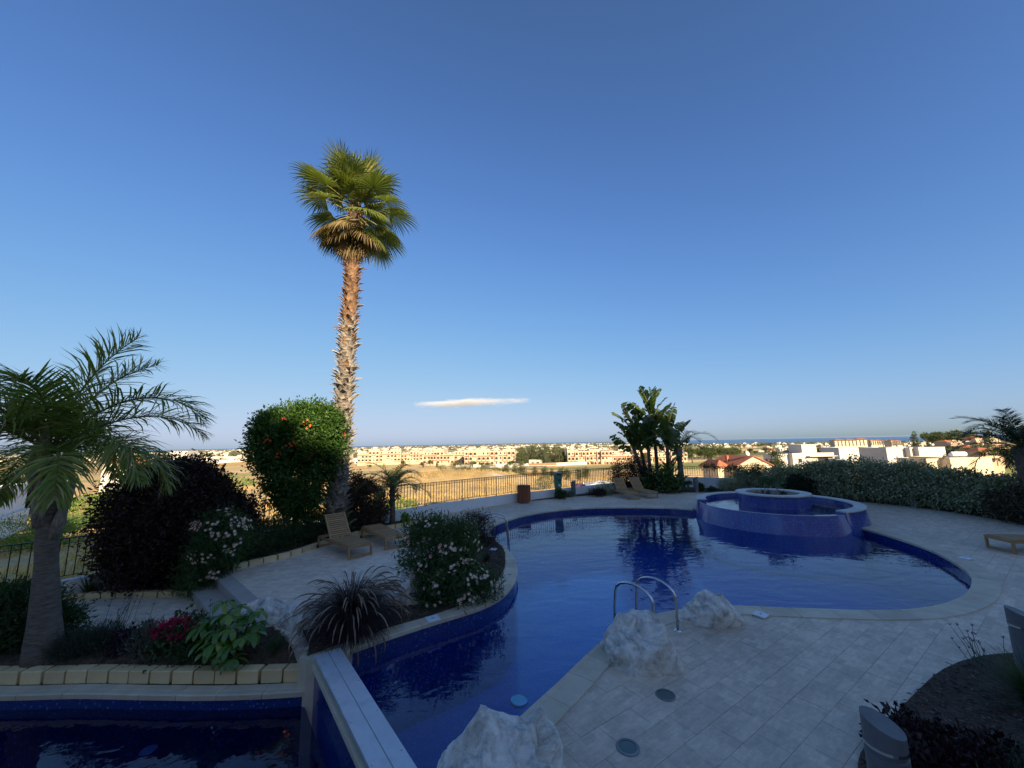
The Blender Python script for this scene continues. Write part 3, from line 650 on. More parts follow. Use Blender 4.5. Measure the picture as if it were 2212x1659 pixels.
for nm, (u, v, u2, v2) in (('a', (1044, 1045, 1052, 1086)), ('b', (856, 1094, 857, 1118))):
    P0 = G(u2, v2, .12); br_ = thing('fence_brace', {'a': 'slanting iron brace bolted to the white wall left of the wooden bin', 'b': 'short iron brace on the wall by the small palm'}[nm], 'brace', P0)
    P1 = Vector((P0.x - .12, P0.y + .22, 1.3)) if nm == 'a' else Vector((P0.x, P0.y + .15, .8))
    MB().bar(P0, P1, .02).build('rod', iron, br_); MB().bar(P0, P0 + Vector((-.1, -.05, -.02)), .025).build('foot', iron, br_)
    if nm == 'a': MB().bar((P0.x - .1, P0.y + .12, .4), (P0.x - .1, P0.y + .12, .85), .016).build('upright', iron, br_)

# ---------------------------------------------------------------- upper terrace and the apartment house behind the camera (its shade covers the garden)
tag(MB().prism([(-13, -30), (60, -30), (60, .9), (-13, .9)], -.5, 1.35).build('upper_terrace', concrete), kind='structure')
ah = thing('apartment_house', 'white apartment house behind the terrace, casting the evening shade', 'house', (0, -36, 1.35))
YF = -30.0  # unseen front; setback and roof steps shaped for sky light and shade line
for x0, x1, h in [(a + 6.5, b_ + 6.5, h + 6.24) for a, b_, h in ((-17, 4.6, 17.2), (4.6, 5.6, 16.8), (5.6, 6.4, 16.2), (6.4, 8.7, 15.6), (8.7, 14.8, 15.95), (14.8, 16.0, 16.9), (16.0, 17.05, 16.05), (17.05, 18.3, 17.6), (18.3, 62, 23.0))]:
    MB().box(((x0 + x1)/2, YF - 6, h/2), (x1 - x0 - .01, 12, h)).build('wall', white, ah)
    for z in np.arange(2.4, h - 2.4, 3.0):
        for x in np.arange(x0 + 1.2, x1 - 1.2, 3.4): MB().box((x, YF + .02, z + 1.2), (1.3, .06, 1.3)).build('window', iron, ah)
# ---------------------------------------------------------------- palms
class LB:                                  # collects ribbons of leaf with a random value
    def __init__(s): s.V = []; s.F3 = []; s.F4 = []; s.r = []; s.n = 0
    def strip(s, ctr, side, wid, rnd):     # ctr (k,3), side (k,3), wid (k): ribbon
        k = len(ctr); a = ctr + side*wid[:, None]/2; b_ = ctr - side*wid[:, None]/2
        s.V.append(np.stack([a, b_], 1).reshape(-1, 3)); i = np.arange(k - 1)*2 + s.n
        s.F4.append(np.stack([i, i + 2, i + 3, i + 1], -1)); s.r.append(np.full(2*k, rnd)); s.n += 2*k
    def build(s, name, mat, parent, smooth=False, local=False): return np_mesh(name, np.concatenate(s.V), [np.concatenate(s.F4)], mat, parent, np.concatenate(s.r), smooth, local)
def arch(P0, az, el, ln, droop, n=14, pw=1.5):
    p = np.array(P0, float); h = np.array([math.sin(az), math.cos(az), 0.]); out = [p.copy()]; T = []
    for i in range(n):
        t = (i + .5)/n; e = el - droop*t**pw; d = h*math.cos(e) + np.array([0, 0, math.sin(e)]); T.append(d); p = p + d*ln/n; out.append(p.copy())
    T.append(T[-1]); return np.array(out), np.array(T)
def pinnate(name, parent, P0, az, el, ln, droop, mats, g, nl=46, ll=.42, lw=.022, hang=.5, pw=1.5, bare=.14, rr=.016, wind=(0, 0, 0), plume=.25, dense=1):
    C_, T = arch(P0, az, el, ln, droop, 18, pw); k = len(C_); ts = np.linspace(0, 1, k)
    lbd = LB(); sidev = np.array([math.cos(az), -math.sin(az), 0.]); wind = np.array(wind)
    for i in range(nl):
        t = bare + (1 - bare)*i/(nl - 1); c = np.array([np.interp(t, ts, C_[:, q]) for q in range(3)]); d = unit(np.array([np.interp(t, ts, T[:, q]) for q in range(3)])); up = np.cross(sidev, d); up = up if up[2] > 0 else -up
        prof = ll*(.45 + .55*math.sin(PI*min(1, (.15 + .85*t)))**.7)*(1.0 if t < .85 else 1 - (t - .85)*2.2)
        for sg in (-1, 1):
            phi = R(70 - 42*t) + g.normal()*.09; a = unit(d*math.cos(phi) + sidev*sg*math.sin(phi) + up*(.25 + g.normal()*plume)); l_ = prof*g.uniform(.8, 1.15)
            q = c + a*.0; pts = [q]
            for j in range(3):
                q = q + a*l_/3; pts.append(q); a = unit(a + np.array([0, 0, -hang*(j + 1)*.33]) + wind*.25*(j + 1) + g.normal(size=3)*.06)
            pts = np.array(pts); sd_ = unit(np.cross(pts[-1] - pts[0], up + g.normal(size=3)*.2))
            lbd.strip(pts, np.tile(sd_, (4, 1)), np.array([.5, 1, .8, .08])*lw*g.uniform(.8, 1.2), g.random())
    fr = lbd.build(name, mats[0], parent)
    q = MB(); q.tube([tuple(x) for x in C_[::2]], [rr*(1.6 - 1.4*t) for t in ts[::2]], 5); q.build('rachis', mats[1], fr); return fr
def fanfrond(name, parent, P0, az, el, pet, rad, mats, g, spread=R(118), nseg=38, droop=.5, curl=.9):
    C_, T = arch(P0, az, el, pet, R(18), 8); hub = C_[-1]; d = unit(T[-1]); side = np.array([math.cos(az), -math.sin(az), 0.]); up = np.cross(side, d); up = up if up[2] > 0 else -up
    lbd = LB(); dth = 2*spread/nseg
    for i in range(nseg):
        th_ = -spread + (i + .5)*dth; a = unit(d*math.cos(th_) + side*math.sin(th_) + up*.12*math.cos(th_*1.5)); l_ = rad*(.72 + .28*math.cos(th_*.8))*g.uniform(.92, 1.06)
        pts = [hub]; q = hub.copy(); aa = a.copy(); seg = 7
        for j in range(seg):
            f_ = (j + 1)/seg; q = q + aa*l_/seg; pts.append(q.copy())
            aa = unit(aa + np.array([0, 0, -1.0])*(droop*.10 if f_ < .5 else droop*curl*(f_ - .35)) + (g.normal(size=3)*.05 if f_ > .5 else 0))
        pts = np.array(pts); w_ = np.array([.015, 1/7, 2/7, 3/7, .46, .34, .18, .02])*l_*dth*1.05; w_ = np.minimum(w_, .11)
        sd_ = unit(np.cross(up, a) + up*(.35 if i % 2 else -.35)); lbd.strip(pts, np.tile(sd_, (len(pts), 1)), w_, np.clip(g.normal(.45, .2), 0, 1))
    fr = lbd.build(name, mats[0], parent); q = MB(); q.tube([tuple(x) for x in C_], [.028 - .012*i/8 for i in range(9)], 6); q.build('petiole', mats[1], fr); return fr
fan_m = M_leaf('fan_palm_leaf', (.075, .11, .02), (.17, .20, .045), (.30, .24, .09), trans=.28, rough=.42, spec=.5)
fan_dry = M_leaf('fan_palm_dry', (.10, .085, .03), (.24, .17, .08), (.34, .24, .13), trans=.2, rough=.6)
pet_m = M_noise('petiole', (.10, .12, .03), (.20, .19, .06), 8, .5, .1)
boot_lo = M_noise('old_leaf_base', (.20, .175, .145), (.42, .375, .31), 14, .9, .5, 40, .01, rand=.3)
boot_hi = M_noise('young_leaf_base', (.15, .085, .05), (.42, .26, .15), 10, .85, .5, 40, .01, rand=.3)
fibre = M_noise('palm_fibre', (.07, .05, .035), (.17, .125, .09), 20, 1, .8, 60, .02)
g = np.random.default_rng(11)
PB = Vector((-6.05, 13.3, 0.03)); zc = ztop(PB, 452)
fp = thing('fan_palm', 'tall fan palm with shaggy tan trunk rising beside the sunbeds', 'palm', PB)
topx = AY(768, 452, 13.3)
def trunk_at(t):                            # slight bend to the right
    x = PB.x + (topx.x - PB.x)*(t**1.25); return Vector((x, PB.y + .12*math.sin(t*3), PB.z + (zc - PB.z)*t))
ts = [i/24 for i in range(25)]; rad = lambda t: .30 - .13*t + .10*max(0, 1 - t*9)
MB().tube([trunk_at(t) - Vector((0, 0, .15 if t == 0 else 0)) for t in ts], [rad(t)*.9 for t in ts], 14).build('trunk', fibre, fp, smooth=True)
def boot_mesh(seed, curl):                   # a split, upturned leaf base
    q = MB(); rd = random.Random(seed); w = .085; L_ = .22
    rows = [(0, 0, w), (.07, .02, w*1.02), (.14, .05 + curl*.25, w*.8), (L_, .08 + curl, w*.18)]
    vs = []
    for z, o_, ww_ in rows: vs += [(-ww_, o_ + .004, z), (0, o_ + .022, z), (ww_, o_ + .004, z)]
    for z, o_, ww_ in rows: vs += [(-ww_, o_ - .012, z), (ww_, o_ - .012, z)]
    fs = []
    for i in range(3):
        a = i*3; fs += [(a, a + 1, a + 4, a + 3), (a + 1, a + 2, a + 5, a + 4)]; c_ = 12 + i*2; fs += [(c_ + 1, c_, c_ + 2, c_ + 3), (a, a + 3, c_ + 2, c_), (a + 2, c_ + 1, c_ + 3, a + 5)]
    q.add(vs, fs); return q
protos = [[boot_mesh(i, cu).build('leaf_base', mt, fp, local=True) for i, cu in enumerate((.03, .06, .10, .14))] for mt in (boot_lo, boot_hi)]
used = set(); extra = MB(); nb = 0; z = .12; row = 0
Ht = zc - PB.z; rest = []
while z < Ht*.985:
    t = z/Ht; r_ = rad(t)*.9; per = 9
    for k in range(per):
        a = 2*PI*(k + .5*(row % 2))/per + row*.21 + g.normal()*.08; c_ = trunk_at(t); face = -math.sin(a)*1.0     # facing the camera side
        rest.append((face, a, Vector((c_.x + r_*math.cos(a), c_.y + r_*math.sin(a), c_.z + g.normal()*.015)), t, row))
    z += .105 + .02*g.random(); row += 1
rest.sort(key=lambda q: -q[0])
for i, (face, a, p, t, row) in enumerate(rest):
    kind_ = 1 if t > .60 + .05*g.normal() else 0; j = int(g.integers(4)); src = protos[kind_][j]; sc_ = (1.02 - .22*t)*g.uniform(.8, 1.25); big = g.random() < .08
    Mx = Matrix.Translation(p - fp.location) @ Matrix.Rotation(a - PI/2, 4, 'Z') @ Matrix.Rotation(-.12 + g.normal()*.12 - (.35 if big else 0), 4, 'X') @ Matrix.Rotation(g.normal()*.18, 4, 'Y') @ Matrix.Scale(sc_*(1.35 if big else 1), 4)
    if i < 296:
        o = src if (kind_, j) not in used else src.copy()
        if (kind_, j) in used: COL.objects.link(o)
        used.add((kind_, j)); o.parent = fp; o.matrix_local = Mx
    else:
        me = src.data; Mw = Matrix.Translation(fp.location) @ Mx; extra.add([Mw @ v.co for v in me.vertices], [tuple(p_.vertices) for p_ in me.polygons], kind_)
o = extra.build('leaf_bases', [boot_lo, boot_hi], fp); o['kind'] = 'stuff'
TOP = np.array(trunk_at(1.0)); i = 0
for tier, (n_, el0, el1, pet, rad_, dr, dry) in enumerate(((8, 60, 84, 1.15, 1.1, .4, 0), (11, 22, 58, 1.2, 1.15, .65, 0), (9, 5, 50, .6, 1.1, .8, 0), (12, -12, 24, 1.2, 1.15, .8, 0), (9, -50, -15, 1.2, 1.1, .85, 1), (7, -62, -30, .8, 1.05, .8, 2), (5, -78, -60, .9, 1.0, .7, 2))):
    for k in range(n_):
        az = 2*PI*(k + .5*(tier % 2) + g.normal()*.3)/n_ + .3*tier; mt = fan_m if dry == 0 or (dry == 1 and g.random() < .6) else fan_dry
        fanfrond('frond', fp, TOP + np.array([0, 0, .25 - .13*tier + g.normal()*.08]), az, R(g.uniform(el0, el1) + g.normal()*7), pet*g.uniform(.75, 1.2), rad_*g.uniform(.82, 1.12), (mt, pet_m), g, spread=R(g.uniform(95, 125)), droop=dr)
MB().tube([TOP - np.array([0, 0, .5]), TOP, TOP + np.array([0, 0, .5])], [.2, .26, .06], 12).build('crown_shaft', fibre, fp, smooth=True)

queen_m = M_leaf('queen_palm_leaf', (.10, .16, .025), (.25, .29, .06), (.42, .34, .18), trans=.25, rough=.45)
date_m = M_leaf('date_palm_leaf', (.06, .10, .025), (.17, .21, .055), (.28, .25, .09), trans=.2, rough=.45)
g = np.random.default_rng(21); QB = Vector((-7.45, 6.55, -.27)); qz = ztop(QB, 985); qt = AY(108, 985, 6.55)
qp = thing('queen_palm', 'feathery palm with swollen boots leaning over the lower pool', 'palm', QB)
qx = lambda t: Vector((QB.x + (qt.x - QB.x)*t, QB.y, QB.z + (qz - QB.z)*t))
trunk_g = M_noise('grey_trunk', (.09, .072, .055), (.22, .18, .14), 7, .9, .7, 14, .03, stretch=(1, 1, 5))
MB().tube([qx(t) - Vector((0, 0, .1 if t == 0 else 0)) for t in [i/16 for i in range(17)]], [.22 - .085*min(1, t*2.2) + .03*max(0, 1 - t*5) + .05*max(0, t - .6) for t in [i/16 for i in range(17)]], 16).build('trunk', trunk_g, qp, smooth=True)
boot_q = M_noise('palm_boot', (.12, .09, .065), (.42, .35, .28), 9, .85, .5, 30, .02, stretch=(4, 4, 1))
for k in range(11):
    a = k*2.399; t = .62 + .38*k/11; c_ = qx(t); d = Vector((math.cos(a), math.sin(a), 0)); r0 = .14 + .05*(t - .6)
    MB().tube([c_ + d*(r0*.7) - Vector((0, 0, .12)), c_ + d*(r0 + .02) + Vector((0, 0, .12)), c_ + d*(r0 + .07) + Vector((0, 0, .4)), c_ + d*(r0 + .05) + Vector((0, 0, .72))], [.085, .085, .055, .02], 7).build('leaf_boot', boot_q, qp, smooth=True)
QT = np.array(qx(1.0)) + np.array([0, 0, .05])
def aim(u, v, y): p = np.array(AY(u, v, y)) - QT; return math.atan2(p[0], p[1]), math.atan2(p[2], math.hypot(p[0], p[1]))
rach = M_noise('rachis', (.08, .10, .025), (.16, .17, .05), 6, .5, .1)
for (az, el, ln, dr, hang) in ((78, 58, 2.75, 112, .55), (60, 82, 2.35, 38, .45), (20, 74, 2.3, 52, .45), (100, 30, 2.1, 112, .7), (128, 18, 1.9, 105, .8), (65, 20, 2.0, 110, .8), (170, 50, 1.9, 120, .7), (-70, 60, 2.6, 90, .5), (-40, 50, 2.4, 100, .6), (-100, 40, 2.3, 110, .6), (-15, 25, 2.3, 100, .7), (-140, 45, 2.1, 110, .6), (215, 62, 2.2, 100, .5), (40, 48, 2.4, 100, .55), (-65, 10, 2.0, 95, .7), (150, 75, 1.9, 90, .5)):
    pinnate('frond', qp, QT, R(az + g.normal()*4), R(el), ln, R(dr), (queen_m, rach), g, nl=104, ll=.68, lw=.027, hang=hang, wind=(-.25, 0, 0), plume=.35)
def feather_palm(name, label, P, h, tr, fr, ln, ll, seed, mt, el=(5, 75), tmat=bark, nl=44, azs=None, group=None, dr=(70, 110), lw=.02):
    g = np.random.default_rng(seed); o = thing(name, label, 'palm', P, group); P = Vector(P)
    MB().tube([P - Vector((0, 0, .1)), P + Vector((.02, 0, h*.35)), P + Vector((-.02, .02, h*.7)), P + Vector((0, 0, h))], [tr*1.2, tr, tr, tr*1.15], 10).build('trunk', tmat, o, smooth=True)
    for k in range(26):
        a = k*2.4; z_ = h*(.25 + .75*k/26); d = Vector((math.cos(a), math.sin(a), 0)); c_ = P + Vector((0, 0, z_))
        if k > 8: MB().tube([c_ + d*tr*.6, c_ + d*(tr + .03) + Vector((0, 0, .06)), c_ + d*(tr + .06) + Vector((0, 0, .15))], [.035, .03, .012], 5).build('leaf_base', tmat, o)
    for k in range(fr):
        az = azs[k] if azs else 360*k/fr + g.normal()*10; e_ = el[0] + (el[1] - el[0])*((k*.618) % 1)
        pinnate('frond', o, np.array(P + Vector((0, 0, h))), R(az), R(e_), ln*g.uniform(.8, 1.1), R(g.uniform(*dr)), (mt, rach), g, nl=nl, ll=ll, lw=lw, hang=.3, plume=.12, rr=.013)
    return o
SP = G(845, 1128, .03); feather_palm('date_palm', 'small feathery palm behind the flat sunbed', Vector((-4.6, 14.85, .03)), 1.4, .10, 20, 1.5, .34, 31, date_m, (8, 78))
feather_palm('palm', 'slim palm with two arching fronds next to the banana clump', Vector(G(1474, 1056, .05)), ztop(G(1474, 1056, .05), 968) - .05, .15, 7, 2.5, .6, 33, date_m, (20, 70), trunk_g, 34, [80, 68, -60, 60, -100, 30, 105], lw=.03)
RP = AY(2236, 1100, 13.6); RP.z = .05
feather_palm('palm', 'dark spiky palm at the end of the hedge', RP, 2.5, .2, 26, 2.2, .42, 35, M_leaf('dark_palm', (.02, .035, .014), (.045, .065, .025), trans=.15), (0, 80), bark, 50, lw=.024)

# ---------------------------------------------------------------- giant bird of paradise clump
ban_m = M_leaf('paddle_leaf', (.03, .06, .018), (.07, .115, .03), (.13, .15, .05), trans=.35, rough=.35, spec=.5)
g = np.random.default_rng(41); BB = Vector(G(1420, 1058, .05))
bc = thing('bird_of_paradise', 'tall clump of torn paddle leaves by the far railing', 'banana plant', BB)
def paddle(P0, az, el, pet, bl, bw, tear, mats=(ban_m, pet_m)):
    C_, T = arch(P0, az, el, pet + bl, R(g.uniform(10, 65)), 22, 2.4); lbd = LB(); k0 = int(22*pet/(pet + bl)); sv = np.array([math.cos(az), -math.sin(az), 0.]); r_ = g.random()
    sv = unit(sv + g.normal(size=3)*.35)
    for sg in (-1, 1):
        j = 0; n_ = 30; lift = g.uniform(-.1, .5)
        while j < n_:
            m_ = int(g.integers(2, 5)); hang = g.uniform(0, .5)*tear; t0, t1 = j/n_, min(1, (j + m_)/n_)
            idx = k0 + (22 - k0)*np.array([t0, t1 - .006]); c = np.array([[np.interp(i_, np.arange(23), C_[:, q]) for q in range(3)] for i_ in idx]); d = unit(np.array([[np.interp(i_, np.arange(23), T[:, q]) for q in range(3)] for i_ in idx]))
            w_ = bw*np.array([max(.08, math.sin(PI*min(1, max(0, t*.93 + .05)))**.55) for t in (t0, t1)])*g.uniform(1 - .25*tear, 1); nrm = np.cross(sv, d); nrm = nrm*np.sign(nrm[:, 2:3] + 1e-6)
            a = unit(sv*sg*.92 + d*.38 + nrm*lift + np.array([0, 0, -hang])); a2 = unit(a + np.array([0, 0, -hang*1.4 - .15]))
            p1 = c + a*w_[:, None]*.5; p2 = p1 + a2*w_[:, None]*.5
            V = np.concatenate([c, p1, p2]); b_ = lbd.n; lbd.V.append(V); lbd.F4.append(np.array([[b_, b_ + 1, b_ + 3, b_ + 2], [b_ + 2, b_ + 3, b_ + 5, b_ + 4]])); lbd.r.append(np.full(6, np.clip(r_*.6 + g.random()*.3, 0, 1))); lbd.n += 6
            j += m_
    o = lbd.build('leaf', mats[0], bc); MB().tube([tuple(x) for x in C_[::2]], [.035 - .028*i/11 for i in range(len(C_[::2]))], 6).build('midrib', mats[1], o)
ban_tr = M_noise('banana_stem', (.06, .045, .035), (.17, .13, .09), 5, .9, .5, 16, .02, stretch=(1, 1, 4))
scale = 1/ppm(BB)
for (u, vb, vt, du, vt2, nlv) in ((1418, 1050, 900, -4, 832, 10), (1400, 1050, 935, -18, 885, 11), (1448, 1050, 940, 6, 882, 11), (1388, 1050, 968, -20, 925, 9), (1440, 1055, 968, 8, 925, 9), (1410, 1055, 960, 2, 915, 8), (1440, 1056, 1020, 8, 985, 5)):
    P = G(u, vb, .05) + Vector((0, g.normal()*.3, 0)); h = ztop(P, vt) - .05; Q = P + Vector((du*scale, 0, h)); big = ztop(P, vt2) - P.z - h
    MB().tube([P - Vector((0, 0, .05)), P.lerp(Q, .5) + Vector((.05, 0, 0)), Q], [.13, .11, .10], 9).build('stem', ban_tr, bc, smooth=True)
    for k in range(nlv):
        # the leaves stand in a two-ranked fan that faces the pool
        f_ = (k - (nlv - 1)/2)/((nlv - 1)/2); az = R(90 if f_ > 0 else -90) + g.normal()*.5; el = R(94 - abs(f_)*40 + g.normal()*6); bl = max(.9, min(1.9, big*1.15))*g.uniform(.8, 1.1)
        paddle(np.array(Q) + np.array([0, 0, -.75*abs(f_)*g.uniform(.5, 1.2)]), az, el, .3 + .3*abs(f_), bl, .56*g.uniform(.85, 1.15), .4 + .6*abs(f_))

# ---------------------------------------------------------------- shrubs and flowers of the garden
L_dark = M_leaf('purple_leaf', (.020, .012, .010), (.052, .028, .020), (.10, .052, .034), trans=.15, rough=.55)
L_trump = M_leaf('trumpet_leaf', (.022, .055, .010), (.05, .115, .018), (.09, .17, .03), trans=.28, rough=.45)
L_olean = M_leaf('oleander_leaf', (.028, .06, .02), (.07, .125, .04), (.11, .17, .05), trans=.2)
L_hedge = M_leaf('hedge_leaf', (.028, .058, .02), (.065, .11, .035), trans=.2)
L_brown = M_leaf('bronze_leaf', (.04, .027, .017), (.09, .06, .034), trans=.15)
L_silver = M_leaf('silver_leaf', (.15, .17, .085), (.34, .35, .22), (.62, .60, .45), trans=.2)
L_green = M_leaf('fresh_leaf', (.06, .12, .02), (.16, .26, .045), (.30, .36, .07), trans=.35)
L_grey = M_leaf('grey_leaf', (.10, .12, .09), (.20, .22, .17), trans=.15)
L_dry = M_leaf('dry_grass_blade', (.40, .26, .10), (.58, .43, .20), (.68, .55, .30), trans=.3, rough=.8)
F_pink = M_leaf('pink_petal', (.80, .55, .50), (.85, .72, .62), (.75, .28, .30), trans=.3)
F_red = M_leaf('magenta_petal', (.32, .006, .05), (.50, .012, .085), trans=.3)
F_orange = M_leaf('orange_petal', (.75, .11, .03), (.80, .18, .06), trans=.3)
def E_(u, v, y, wpx, hpx, dpt=None):        # ellipsoid from its picture centre, depth and picture size
    P = AY(u, v, y); k = 1/ppm(P); return (P.x, P.y, P.z, wpx*k/2, dpt or wpx*k/2*.85, hpx*k/2)
bush('trumpet_bush', 'tall green trumpet vine bush with orange flowers beside the palm', 'bush', (-7.0, 12.45, .05), [E_(690, 905, 12.7, 80, 55), E_(590, 925, 12.4, 75, 70), E_(655, 935, 12.6, 165, 115), E_(610, 965, 12.5, 130, 130), E_(690, 965, 12.8, 90, 150), E_(640, 1030, 12.5, 120, 130), E_(645, 1085, 12.4, 85, 60)], 2300, 20, .13, .115, .062, L_trump, 51, shell=(.55, 1.02), stems=10, fl=(190, .042, F_orange, -.9))
bush('purple_shrub', 'huge rounded shrub with near black purple leaves', 'shrub', (-8.6, 10.2, -.3), [E_(358, 1110, 10.1, 235, 225), E_(328, 1180, 9.9, 170, 185), E_(430, 1130, 10.6, 190, 190), E_(385, 1040, 10.3, 150, 90), E_(505, 1115, 11.0, 90, 90)], 3000, 20, .13, .10, .052, L_dark, 52, shell=(.55, 1.02), stems=10, zmin=-.3)
bush('oleander', 'pale pink oleander spilling onto the steps in front of the purple shrub', 'shrub', (-7.25, 9.95, -.05), [E_(475, 1165, 9.7, 115, 110), E_(445, 1225, 9.55, 90, 90), E_(415, 1262, 9.4, 60, 40)], 420, 18, .11, .13, .022, L_olean, 53, stems=6, fl=(420, .045, F_pink, -.5), zmin=-.3)
hed = thing('low_hedge', 'low dark hedge with narrow leaves along the sandstone blocks', 'hedge', (-6.9, 11.5, .05)); hp = catmull([(-7.35, 10.4), (-7.0, 11.2), (-6.65, 12.1), (-6.3, 12.8), (-5.7, 13.6)], .28)
gg = np.random.default_rng(54); HE = [(x - .12, y + .18, .42, .55, .55, .52) for x, y in hp]
p_, o_, cv, _ = clump_points(HE, 950, 16, .10, gg, (.5, 1.05), zmin=.06); leaves('foliage', p_, unit(o_*.7 + gg.normal(size=p_.shape)*.5 + np.array([0, 0, .3])), unit(o_ + gg.normal(size=p_.shape)*.5), .13*gg.uniform(.6, 1.2, len(p_)), .022, L_hedge, hed, gg, rnd=np.clip(cv*.6 + gg.random(len(p_))*.4, 0, 1))
bush('bronze_shrub', 'rounded dark bronze shrub right of the palm trunk', 'shrub', (-5.35, 14.2, .05), [E_(788, 1088, 14.1, 92, 95), E_(770, 1060, 14.3, 50, 70), E_(805, 1110, 13.9, 60, 60)], 700, 20, .10, .085, .042, L_brown, 55)
bush('oleander', 'large oleander covered in pink flowers on the planted tongue by the pool', 'shrub', (-1.25, 8.35, .03), [E_(945, 1190, 8.5, 150, 130), E_(990, 1170, 8.6, 90, 80), E_(925, 1270, 8.1, 90, 120), E_(975, 1270, 8.0, 150, 110), E_(1045, 1275, 7.9, 60, 70), E_(920, 1150, 8.6, 80, 60)], 900, 18, .10, .13, .024, L_olean, 56, stems=14, fl=(1250, .042, F_pink, -.4))
bush('dark_shrub', 'small round dark shrub at the tip of the planted tongue', 'shrub', (-.95, 11.9, .03), [E_(1032, 1140, 11.9, 72, 70), E_(1040, 1165, 11.8, 60, 50), E_(1018, 1130, 12.0, 45, 45)], 360, 18, .08, .05, .022, L_dark, 57)
bush('box_plant', 'tiny green plant in the curved block planter under the small palm', 'plant', (-4.2, 15.1, .04), [(-4.2, 15.1, .2, .14, .14, .16)], 30, 8, .04, .12, .06, L_green, 58, stems=2)
# far bed
for (nm, lab, u, vb, vt, wpx, mt, nc, ll, lw, sd_) in (
  ('purple_shrub', 'wide dark purple bush behind the two upright sunbeds', 1370, 1058, 992, 95, L_dark, 700, .10, .045, 61),
  ('spiky_shrub', 'dark reddish low plants beside the slim bollard', 1292, 1072, 1056, 40, L_dark, 120, .09, .03, 62),
  ('grey_shrub', 'soft grey green bush between the bollard and the sunbeds', 1308, 1070, 1040, 36, L_silver, 160, .07, .02, 63),
  ('leafy_shrub', 'leafy green plant at the foot of the green litter bin', 1212, 1078, 1058, 22, L_hedge, 90, .10, .05, 64),
  ('grey_shrub', 'grey tuft against the white wall right of the green bin', 1231, 1074, 1062, 20, L_grey, 60, .07, .02, 65),
  ('silver_shrub', 'round silvery shrub in front of the white wall behind the fountain', 1586, 1062, 1034, 52, L_silver, 420, .075, .03, 66),
  ('leafy_shrub', 'small green shrub right behind the bollard by the white wall', 1518, 1062, 1044, 18, L_hedge, 90, .08, .04, 67),
  ('leafy_shrub', 'low dark tuft between bollard and silvery shrub', 1545, 1063, 1053, 18, L_hedge, 50, .07, .03, 68),
  ('grey_shrub', 'grey herb under the banana clump', 1468, 1062, 1050, 26, L_grey, 90, .06, .02, 69)):
    P = G(u, vb, .05); P.y += .35; h = ztop(P, vt) - .05; k = 1/ppm(P); w = wpx*k
    bush(nm, lab, 'shrub', P, [(P.x, P.y, .05 + h*.5, w/2, w*.4, h*.52), (P.x + w*.2, P.y, .05 + h*.35, w*.33, w*.3, h*.4)], nc, 16, w*.045 + .02, ll, lw, mt, sd_, stems=4)
# paddle leaves low in the bed
bush('leafy_shrub', 'broad dark leaves crowding the foot of the banana clump', 'shrub', Vector(G(1432, 1062, .05)) + Vector((0, .3, 0)), [E_(1440, 1046, 22.9, 60, 28), E_(1415, 1042, 23.1, 44, 34)], 80, 8, .2, .45, .18, ban_m, 70, stems=5)
# the tall hedge on the right
hw = thing('flowering_hedge', 'long grey green hedge draped over the white wall on the right', 'hedge', (17.2, 17, .05)); gg = np.random.default_rng(71)
hp = catmull([(13.6, 23.0), (14.6, 21.5), (15.6, 20.1), (16.6, 18.7), (17.4, 17.4), (17.75, 16.2), (17.9, 14.6), (18.1, 13.0), (18.3, 11.4)], .45); HE = []
for i, (x, y) in enumerate(hp):
    t = i/(len(hp) - 1); top = [1.0, 1.35, 1.62, 1.85, 1.75, 1.55, 1.45, 1.35, 1.3][min(8, int(t*9))] + .12*math.sin(i*1.7); lo = max(0, .7 - t*4)
    HE.append((x, y, (top + lo)/2, .62 + .3*min(1, t*3), .62, (top - lo)/2))
p_, o_, cv, _ = clump_points(HE, 6000, 13, .13, gg, (.6, 1.06), .6, .06); leaves('foliage', p_, unit(o_*.8 + gg.normal(size=p_.shape)*.5 + np.array([0, 0, -.1])), unit(o_*.5 + gg.normal(size=p_.shape)*.3 + np.array([0, 0, 1])), .14*gg.uniform(.6, 1.2, len(p_)), .065, L_silver, hw, gg, rnd=np.clip(cv*.5 + gg.random(len(p_))*.5, 0, 1))
bush('climbing_vine', 'loose vine trailing along the railing left of the long hedge', 'vine', Vector((13.2, 23.1, .66)), [(13.2, 23.2, 1.25, .7, .3, .14), (14.0, 22.3, 1.2, .6, .3, .3), (12.2, 24.0, 1.3, .6, .2, .1)], 150, 12, .10, .10, .05, L_hedge, 72, stems=3)
bush('dark_shrub', 'dark bush at the foot of the hedge behind the fountain', 'shrub', Vector((14.55, 19.9, .05)), [(14.55, 19.9, .55, .6, .5, .55)], 220, 14, .1, .13, .05, M_leaf('very_dark_leaf', (.010, .018, .008), (.022, .036, .014), trans=.1), 73, stems=3)
bush('dark_shrub', 'dark leafy shrub low under the right end of the hedge', 'shrub', Vector((17.0, 13.3, .05)), [(17.2, 13.4, .55, .7, .9, .6), (17.1, 12.0, .5, .6, .8, .5)], 420, 14, .12, .12, .05, L_brown, 74, stems=4)
gg = np.random.default_rng(75); nG = 5000; gp = np.c_[gg.uniform(16.6, 17.9, nG), gg.uniform(8.0, 15.6, nG), np.full(nG, .05)]; gp = gp[inside(gp[:, 0], gp[:, 1], BED_FAR)]
tag(leaves('lawn_strip', gp, unit(gg.normal(size=gp.shape)*.35 + np.array([0, 0, 1])), unit(gg.normal(size=gp.shape)), gg.uniform(.05, .12, len(gp)), .012, L_hedge, None, gg), 'strip of short dark grass in front of the hedge end', 'grass', kind='stuff')
